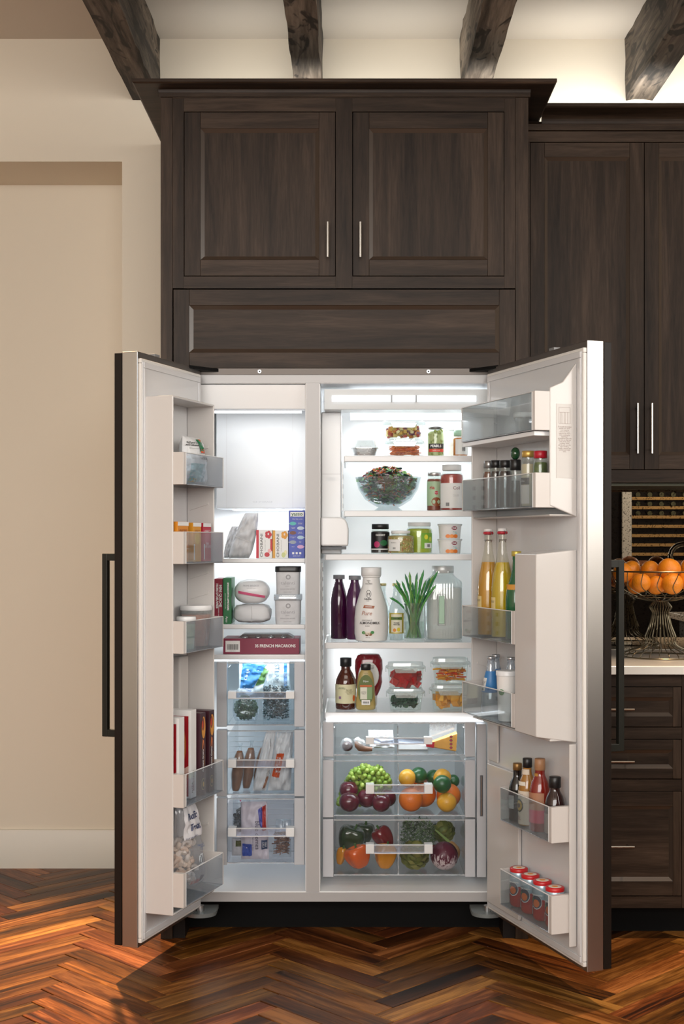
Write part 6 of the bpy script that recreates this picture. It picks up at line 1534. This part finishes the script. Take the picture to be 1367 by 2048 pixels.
for q, (px, lb) in enumerate(((406, 'dark brown ancient grains box next to the white pizza boxes'), (423, 'dark brown ancient grains box nearest the hinge in the freezer door'))):
    t, m_ = dput('left', 'grain_pizza_box', lb, 'box', px, 0.106, BZ[3]+0.005, 'dark ancient grains boxes')
    w, h = 0.038, 0.255; DK = M('#3c1a24', 0.4)
    MB().box(-w/2, w/2, 0, 0.074, 0, h, DK).build('carton', parent=t, bev=0.0008, seg=1)
    flat(t, disc(0.002, h*0.82, w*0.36, 0.034), -0.0006, M('#d8963c', 0.5)); flat(t, disc(-0.002, h*0.86, w*0.22, 0.020), -0.0009, M('#7c3a24', 0.5)); flat(t, disc(-0.006, h*0.86, 0.005, 0.012), -0.0012, M('#c8402c', 0.5)); flat(t, [(-0.008, h*0.56), (-0.004, h*0.56), (0.0, h*0.64), (0.008, h*0.52), (0.004, h*0.66), (-0.004, h*0.68)], -0.0007, M('#e0864c', 0.5))
    text('Ancient Grains', 0.0115, WHT, t, (-0.002, -0.0009, h*0.42), turn=PI/2, bold=0.0004); text('Vegetable Medley', 0.005, M('#d8963c', 0.5), t, (0.008, -0.0009, h*0.42), turn=PI/2)
    flat(t, disc(0, h*0.13, 0.012, 0.018), -0.0006, M('#b8a468', 0.5)); flat(t, disc(0, h*0.13, 0.0105, 0.016), -0.0009, M('#2c2420', 0.5)); flat(t, disc(0, h*0.13, 0.005, 0.008), -0.0012, M('#c89a4c', 0.5))
t, m_ = dput('left', 'shrimp_bag', 'clear bag of frozen shrimp with blue script lettering in the bottom freezer door bin', 'bag', 377, 0.066, BZ[4]+0.012, turn=-0.06)
fn = pillow(t, 0.200, 0.272, 0.060, clear('#f4f6fa', 0.12, 0.10, rough=0.18), 'bag', 71, crum=0.14, top=0.60, lean=-0.10, round_=0.12)
decal(t, fn, (-0.070, 0.042, 0.165, 0.262), M((0.70, 0.69, 0.72), 0.35), n=14)
SHR = [M('#e4cdb8', 0.35), M('#d8b8a0', 0.35), M('#ece0d4', 0.35)]; rr = random.Random(9); mb = MB()
for q in range(60):
    x, z = rr.uniform(-0.060, 0.050), rr.uniform(0.020, 0.150); y = rr.uniform(-0.008, 0.010); x2 = x-0.10*z; a = rr.random()*6
    pts = [(x2+0.012*math.cos(a+k*0.62), y+0.002*k, z+0.012*math.sin(a+k*0.62)) for k in range(6)]
    mb.tube(pts, [0.008, 0.0085, 0.008, 0.007, 0.0055, 0.003], SHR[q % 3], 7)
mb.build('shrimp', parent=t, kind='stuff', angle=80)
NV = M('#182c5c', 0.4)
text('Pacific', 0.029, NV, t, fn=lambda x, z: fn(x-0.020, z+0.232), skew=0.25, bold=0.0005); text('Treat', 0.029, NV, t, fn=lambda x, z: fn(x-0.010, z+0.198), skew=0.25, bold=0.0004); text('RAW SHRIMP MEAT', 0.008, NV, t, fn=lambda x, z: fn(x-0.03, z+0.168))
text('Thaw and Rinse\nTail Off\n2 LB', 0.0085, M('#24508c', 0.5), t, fn=lambda x, z: fn(x+0.028, z+0.128)); decal(t, fn, (0.014, 0.050, 0.070, 0.102), M((0.66, 0.72, 0.78), 0.4)); barcode(t, 0.028, 0.022, (0.032, 0, 0.087), fn=lambda x, z: fn(x, z))
text('FROZEN', 0.016, RED, t, fn=lambda x, z: fn(x-0.004, z+0.024), bold=0.0003); decal(t, fn, (0.036, 0.060, 0.016, 0.034), M('#4a5468', 0.5))

# ---------------------------------------------------------------- right door bins
RZ = [1.634, 1.416, 1.020, 0.777, 0.467, 0.209]
def rput(name, label, cat, px, p, zi, **k): return dput('right', name, label, cat, px, p, RZ[zi]+0.0055, **k)
t, m_ = rput('dairy_tub', 'white lidded tub behind the clear cover of the top refrigerator door bin', 'tub', 1048, 0.065, 0)
MB().lathe([(0.024, 0), (0.025, 0.001), (0.029, 0.048)], clear('#eef2f4', 0.35, 0.15), seg=30).build('tub', parent=t, angle=50); MB().lathe([(0.022, 0.002), (0.026, 0.036)], M('#8a8c8c', 0.5), seg=30).build('contents', parent=t, angle=50); MB().lathe([(0.032, 0.048), (0.033, 0.050), (0.033, 0.060), (0.030, 0.063)], WHT, seg=30).build('lid', parent=t, angle=50)
def djar(px, p, zi, r, top, label, body, lm, lid_h=0.14, name='jar', cat='jar', **k):
    loc, y, s = door_at('right', px, p, z=RZ[zi]+0.0055)
    h = wz(top, y)-loc.z
    return jar(0, 0, 0, 0, 0, label, cat, lm, body, lid_h, loc=loc, rotz=FR_, r=r, h=h, name=name, **k)
DKJ = M('#2c0f0c', 0.12, coat=0.7)
djar(977, 0.065, 1, 0.0185, 922, 'small amber preserve jar, first in the second refrigerator door bin', M('#6a300f', 0.15, coat=0.5), M((0.3, 0.3, 0.3), 0.3, 0.8), group='small dark jars in the door')
djar(991, 0.060, 1, 0.0185, 921, 'small dark jar with black lid, second in the bin', DKJ, BLK, group='small dark jars in the door')
djar(1010, 0.066, 1, 0.0205, 921, 'dark preserve jar with black lid, third in the bin left of the pepper mill', DKJ, BLK, group='small dark jars in the door')
loc, y, s = door_at('right', 1030, 0.066, z=RZ[1]+0.0055); h = wz(895, y)-loc.z
t = thing('pepper_mill', 'clear pepper mill with black collar and round green top in the door', 'pepper mill', loc, FR_)
MB().lathe([(0.018, 0), (0.0185, 0.002), (0.016, h*0.45), (0.017, h*0.62)], GLASS, seg=24).build('glass', parent=t, angle=50); MB().lathe([(0.015, 0.002), (0.013, h*0.45)], M('#1c1a18', 0.5, var=0.5, vscale=200), seg=20).build('peppercorns', parent=t, angle=50)
lidc(t, 0.0165, h*0.62, h*0.80, BLK, 'collar'); MB().ball((0, 0, h*0.90), (0.0145, 0.0145, h*0.105), M('#1c4a2c', 0.15, coat=0.7), 20, 12).build('knob', parent=t, angle=90)
t, r, h = djar(1056, 0.066, 1, 0.0215, 902, 'tall clear jar of pale pickled garlic with gold lid', M('#c8b89c', 0.4), M('#c8a458', 0.35, 0.6), 0.10, level=0.85)
mb = MB()
for q in range(10):
    a = -1.3+q*0.29; mb.ball((r*0.72*math.sin(a), -r*0.72*math.cos(a), h*(0.52+0.22*((q*7) % 5)/5)), (0.005, 0.005, 0.011), M('#d8c09c', 0.35), 10, 8)
mb.build('garlic_cloves', parent=t, kind='stuff')
lab(t, r, 70, h*0.40, h*0.52, M('#2c2824', 0.5)); text('Golden Pickle', 0.005, WHT, t, (0, 0, h*0.46), wrap=r+0.0014); lab(t, r, 70, h*0.06, h*0.39, M('#cfc8c0', 0.5))
djar(1080, 0.066, 1, 0.0215, 902, 'green pickle jar with red lid, nearest the bin end', M('#4c5c20', 0.3, var=0.4, vscale=90), M('#b0182c', 0.35), 0.12)
# swing-top bottles
def sbottle(kind, px, p, zi, r, top, name, label, mat, cat='bottle', capm=None, group=None, capk=(0.55, 0.86, 1.0), **k):
    loc, y, s = door_at('right', px, p, z=RZ[zi]+0.0055); h = wz(top, y)-loc.z
    t = thing(name, label, cat, loc, FR_, group); vessel(t, kind, r, h, mat)
    if capm: lidc(t, r*capk[0], h*capk[1], h*capk[2], capm, 'cap')
    return t, r, h
for px, top, c, lb in ((976, 1058, '#c08a00', 'swing-top bottle of amber lemonade, nearest the hinge side of the door'), (1004, 1057, '#c4a800', 'swing-top bottle of yellow lemonade beside the amber one')):
    t, r, h = sbottle('swing', px, 0.066, 2, 0.0335, top, 'swing_top_bottle', lb, clear('#fafaf4', 0.01, 0.08), group='swing-top lemonade bottles')
    q = [(a*0.985, b_) for a, b_ in BOT['swing'] if b_ <= 0.70]; q[0] = (0.88, 0.01)
    MB().lathe(rprof(q, r, h), M(c, 0.15, coat=0.4), seg=28).build('lemonade', parent=t, angle=50)
    MB().lathe([(r*0.36, h*0.945), (r*0.50, h*0.955), (r*0.46, h*0.972), (r*0.25, h*0.975)], RED, seg=20).build('seal', parent=t, angle=50)
    MB().lathe([(r*0.38, h*0.975), (r*0.42, h*0.98), (r*0.40, h)], WHT, seg=20).build('stopper', parent=t, angle=50)
    W_ = MB()
    for sg in (-1, 1): W_.tube([(sg*r*0.30, 0, h*0.99), (sg*r*0.75, 0, h*0.95), (sg*r*0.80, 0.0, h*0.90), (sg*r*0.62, 0, h*0.875), (sg*r*0.40, 0, h*0.90)], 0.0011, STEELB, 6)
    W_.tube([(r*0.40*math.cos(2*PI*k/12), r*0.40*math.sin(2*PI*k/12), h*0.895) for k in range(12)], 0.0011, STEELB, 6, closed=True); W_.build('wire_bail', parent=t)
    lab(t, r, 26, h*0.26, h*0.37, M('#d8c48c', 0.5)); text('FARMHOUSE\nLEMONADE', 0.0040, INK, t, (0, 0, h*0.33), wrap=r+0.0014)
t, r, h = sbottle('swing', 1032, 0.060, 2, 0.033, 1104, 'green_bottle', 'green glass bottle with orange label, partly hidden behind the dispenser housing', M('#0f5a34', 0.1, coat=0.7), capm=M('#c8b458', 0.35, 0.6), capk=(0.45, 0.95, 1.01))
lab(t, r*0.86, 75, h*0.55, h*0.63, M('#d89a3c', 0.45))
BL = M('#3c7cb8', 0.4)
for px, p, top, lb in ((981, 0.085, 1313, 'clear soda bottle with a blue neck label at the front of the lower door bin'), (991, 0.040, 1309, 'clear soda bottle with a blue label standing behind the front one'), (1021, 0.042, 1314, 'clear soda bottle with a blue label behind the white tub')):
    t, r, h = sbottle('soda', px, p, 3, 0.0315, top, 'soda_bottle', lb, clear('#dfe8f0', 0.30, 0.14), capm=M((0.6, 0.62, 0.66), 0.3, 0.8), capk=(0.42, 0.955, 1.0), group='clear soda bottles with blue labels')
    MB().lathe([(r*0.905, h*0.395), (r*0.93, h*0.40), (r*0.64, h*0.66), (r*0.50, h*0.755)], BL, seg=28).build('label', parent=t, angle=60)
    MB().lathe([(r*0.88, 0.006), (r*0.95, 0.008), (r*0.95, h*0.20), (r*0.86, h*0.39)], clear('#c4ccd6', 0.45, 0.1), seg=24).build('soda', parent=t, angle=60)
    kf = lambda x, z, r=r, h=h: (lambda rad: Vector((rad*math.sin(x/rad), -rad*math.cos(x/rad), z)))(r*(0.93-0.29*(z/h-0.40)/0.26)+0.0012)
    decal(t, kf, (-0.010, 0.012, h*0.42, h*0.64), WLAB, n=8); text('NATURALLY\nSPARKLING\nWATER\nLEMON', 0.0042, INK, t, fn=lambda x, z: kf(x+0.001, z+h*0.55)); barcode(t, 0.014, 0.006, (0.001, 0, h*0.445), fn=lambda x, z: kf(x, z))
t, m_ = rput('yogurt_tub', 'tall white yogurt tub with a green leaf print beside the dispenser housing', 'tub', 1014, 0.092, 3)
h = 0.098+0.052; r = 0.0335
MB().lathe([(r*0.80, 0), (r*0.82, 0.002), (r*0.97, h*0.90)], WHT, seg=32).build('tub', parent=t, angle=50); MB().lathe([(r*1.0, h*0.90), (r*1.03, h*0.905), (r*1.03, h*0.985), (r*0.98, h)], M((0.78, 0.80, 0.82), 0.3), seg=32).build('lid', parent=t, angle=50)
spot(t, r*0.93, 30, h*0.58, 0.010, 0.009, M('#3c7a3c', 0.45)); text('Nutrition\nFacts\ncalories\nfat, carbs\nprotein', 0.005, M((0.3, 0.3, 0.3), 0.5), t, (-r*0.5, 0, h*0.55), wrap=r*0.95+0.001)
# lower bins: sauces
t, r, h = sbottle('dress', 1034, 0.041, 4, 0.0270, 1526, 'sauce_bottle', 'black soy sauce bottle with gold cap at the hinge end of the fifth door bin', M('#0e0a0c', 0.1, coat=0.7), capm=M('#8c6a3c', 0.35, 0.6), capk=(0.52, 0.88, 1.0), group='tall sauce bottles'); lab(t, r, 40, h*0.22, h*0.45, M('#a8acac', 0.5))
t, r, h = sbottle('dress', 1054, 0.041, 4, 0.0275, 1516, 'sauce_bottle', 'yellow dressing bottle with avocado picture on its cream label', M('#9c6c2c', 0.15, coat=0.6), capm=BLK, capk=(0.52, 0.86, 1.0), group='tall sauce bottles')
lab(t, r, 85, h*0.02, h*0.52, M('#d8ccbc', 0.5)); lab(t, r*0.55, 85, h*0.76, h*0.84, M('#d8ccbc', 0.5)); lab(t, r*0.93, 50, h*0.60, h*0.66, M('#e0dcd0', 0.5)); text('BRIANNAS', 0.0072, INK, t, (0, 0, h*0.46), wrap=r+0.0014)
av = lambda x, z: Vector(((r+0.0016)*math.sin(x/r), -(r+0.0016)*math.cos(x/r), z))
for rr_, c, k in ((0.016, '#2c3020', 0), (0.0125, '#c8a43c', 1), (0.006, '#3c241c', 2)):
    P = disc(0.002, h*0.30, rr_, rr_*1.25, 20); ctr = av(0.002, h*0.30)
    MB().add([tuple(av(a, b_)+Vector((0, -0.0004*k, 0))) for a, b_ in P]+[tuple(ctr+Vector((0, -0.0004*k-0.0002, 0)))], [(i, (i+1) % 20, 20) for i in range(20)], M(c, 0.5)).build('print', parent=t, fix=False)
text('REAL\nDressing', 0.0062, M('#8c2c44', 0.5), t, (0, 0, h*0.11), wrap=r+0.0014)
t, r, h = sbottle('dress', 1079, 0.041, 4, 0.0315, 1517, 'sauce_bottle', 'red chilli sauce bottle with tan cap and pink band', M('#7c1a10', 0.12, coat=0.6), capm=M('#a87c58', 0.45), capk=(0.50, 0.84, 1.0), group='tall sauce bottles')
lab(t, r, 85, h*0.30, h*0.54, M('#a8785c', 0.5)); lab(t, r, 85, h*0.12, h*0.30, M('#c0284c', 0.45)); text('INGREDIENTS\ntomato, vinegar,\nginger, chilli,\ngarlic, salt', 0.0046, INK, t, (0, 0, h*0.43), wrap=r+0.0014); lab(t, r*0.50, 40, h*0.74, h*0.80, M('#b8863c', 0.5))
t, r, h = sbottle('dress', 1109, 0.041, 4, 0.0300, 1553, 'sauce_bottle', 'short dark steak sauce bottle with black cap, nearest the latch end of the bin', M('#240a0c', 0.1, coat=0.7), capm=BLK, capk=(0.58, 0.82, 1.0)); lab(t, r, 80, h*0.08, h*0.40, M('#8c7c74', 0.5))
for q, (px, top) in enumerate(((1037, 1735), (1060, 1748), (1084, 1760), (1109, 1773))):
    loc, y, s = door_at('right', px, 0.040, z=RZ[5]+0.0055); h = wz(top, y)-loc.z; r = 0.0285
    which = ('first from the hinge side', 'second from the hinge side', 'third from the hinge side', 'nearest the latch end')[q]
    t = thing('soda_can', 'red and pale blue orange soda can with red foil top, '+which, 'soda can', loc, FR_+0.25, 'soda cans in the bottom door bin')
    MB().lathe([(r*0.80, 0), (r*0.86, 0.002), (r, 0.010), (r, h*0.55)], M('#b0241c', 0.25, coat=0.3), seg=32).build('can', parent=t, angle=50)
    MB().lathe([(r, h*0.55), (r, h*0.84), (r*0.90, h*0.92), (r*0.88, h*0.93)], M('#a8bcc8', 0.25, 0.3), seg=32).build('can_shoulder', parent=t, angle=50)
    MB().lathe([(r*0.955, h*0.905), (r*0.96, h*0.925), (r*0.96, h*0.985), (r*0.90, h)], M('#c01c20', 0.35), seg=32).build('foil_top', parent=t, angle=50)
    MB().lathe([(r*0.66, h+0.0003), (r*0.64, h+0.0006)], M('#e4d8c8', 0.4), seg=24).build('print', parent=t); MB().lathe([(r*0.32, h+0.0008), (r*0.30, h+0.0010)], M('#e89030', 0.4), seg=16).build('print', parent=t)
    spot(t, r, 10, h*0.48, 0.019, 0.021, M('#d8dadc', 0.45)); spot(t, r, 10, h*0.49, 0.0175, 0.0195, M('#2c3448', 0.45), lift=0.0014); spot(t, r, 10, h*0.45, 0.0115, 0.0115, M('#d86a24', 0.45), lift=0.0016); spot(t, r, -14, h*0.54, 0.005, 0.004, M('#3c7a44', 0.45), lift=0.0018); text('SANPELLEGRINO', 0.0055, WHT if q > 5 else M('#e8e4e0', 0.5), t, (0.005, 0, h*0.66), wrap=r+0.0020, bold=0.0002)
    lab(t, r+0.0003, 18, h*0.14, h*0.34, WLAB, a=-42); barcode(t, 0.012, 0.014, (-r*0.73, 0, h*0.24), wrap=r+0.0012)

# ---------------------------------------------------------------- counter: wire fruit stand, oranges, tap
y_ = 0.31; bx = wx(1320, y_); zc = 0.9095
t = thing('wire_fruit_stand', 'footed bronze wire fruit stand on the white counter', 'fruit stand', (bx, y_, zc))
WR = M((0.14, 0.12, 0.08), 0.32, 0.9)
prof = [(0.131, 0.004), (0.126, 0.014), (0.108, 0.022), (0.075, 0.032), (0.055, 0.046), (0.051, 0.058), (0.055, 0.068), (0.050, 0.082), (0.040, 0.108), (0.033, 0.138), (0.029, 0.158), (0.036, 0.170), (0.039, 0.178), (0.030, 0.190), (0.024, 0.198)]
n = 24
for k in range(n):
    a = 2*PI*k/n; MB().tube([(r_*math.cos(a), r_*math.sin(a), z_) for r_, z_ in smooth(prof)], 0.0016, WR, 5).build('foot_wire', parent=t)
RB = 0.176
bprof = [(0.024, 0.198), (0.060, 0.203), (0.105, 0.216), (0.145, 0.243), (0.166, 0.272), (RB, 0.305)]
bsm = [(bprof[i][0]*(1-q)+bprof[i+1][0]*q, bprof[i][1]*(1-q)+bprof[i+1][1]*q) for i in range(0) for q in (0, 0.5)] or smooth(bprof)
for k in range(18):
    a = 2*PI*k/18; MB().tube([(r_*math.cos(a+0.13*math.sin(6*(r_/RB)**2)), r_*math.sin(a+0.13*math.sin(6*(r_/RB)**2)), z_) for r_, z_ in bsm], 0.0017, WR, 5).build('bowl_wire', parent=t)
for r_, z_, q, nm in ((0.132, 0.0025, 0.0025, 'foot_ring'), (RB, 0.305, 0.0028, 'rim'), (0.105, 0.2145, 0.0018, 'bowl_ring'), (0.024, 0.198, 0.003, 'neck_ring')):
    MB().tube([(r_*math.cos(2*PI*k/48), r_*math.sin(2*PI*k/48), z_) for k in range(48)], q, WR, 6, closed=True).build(nm, parent=t)
OR2 = M('#e88a1c', 0.40, bump=0.6, bscale=350, coat=0.1)
spots = [(1247, 1148, 20, 0.31, 'orange at the left of the fruit stand near the rim'), (1284, 1166, 19, 0.238, 'orange low in the front left of the wire bowl'), (1301, 1140, 19, 0.33, 'orange above the rim left of the topmost one'), (1337, 1141, 23.5, 0.278, 'topmost large orange on the fruit stand'),
         (1311, 1174, 19, 0.255, 'orange at the bottom of the wire bowl seen between the wires'), (1343, 1168, 21.5, 0.212, 'orange low in the front middle of the wire bowl'), (1375, 1160, 21, 0.245, 'orange at the front right of the wire bowl'), (1268, 1176, 17, 0.31, 'orange half hidden behind the front left orange'),
         (1380, 1135, 20, 0.35, 'orange at the back right of the fruit heap'), (1262, 1140, 19, 0.385, 'orange at the back left of the heap'), (1330, 1165, 21, 0.36, 'orange in the middle of the back of the heap')]
SP_ = settle([sph(px, py, rp, y) for px, py, rp, y, lb in spots], -9, 9, zc+0.222, 0.165, 0.455)
for S_, (px, py, rp, y, lb) in zip(SP_, spots): citrus('orange', px, py, rp, y, lb+' on the counter', OR2, grp='oranges in the wire fruit stand', rzp=random.Random(px).uniform(-1.4, 1.4), S_=S_)
t = thing('kitchen_tap', 'curved brushed gooseneck tap rising behind the fruit stand', 'tap', (wx(1434, 0.46), 0.46, zc))
xr = wx(1434, 0.46); xa_ = wx(1380, 0.46); zt_ = wz(1097, 0.46)-zc; ra = (xr-xa_)/2
pts = [(0, 0, 0), (0, 0, zt_-ra*0.6)]+[(-ra+ra*math.cos(a), 0, zt_-ra+ra*math.sin(a)+ra*0.3) for a in [PI*k/14 for k in range(15)]]+[(-2*ra, 0, zt_-ra*1.6)]
MB().tube(pts, 0.010, M((0.55, 0.52, 0.48), 0.22, 1.0), 14).build('spout', parent=t); lidc(t, 0.026, 0, 0.05, STEEL, 'base'); MB().tube([(0.02, 0, 0.03), (0.07, 0, 0.045)], 0.006, STEEL, 10).build('lever', parent=t)
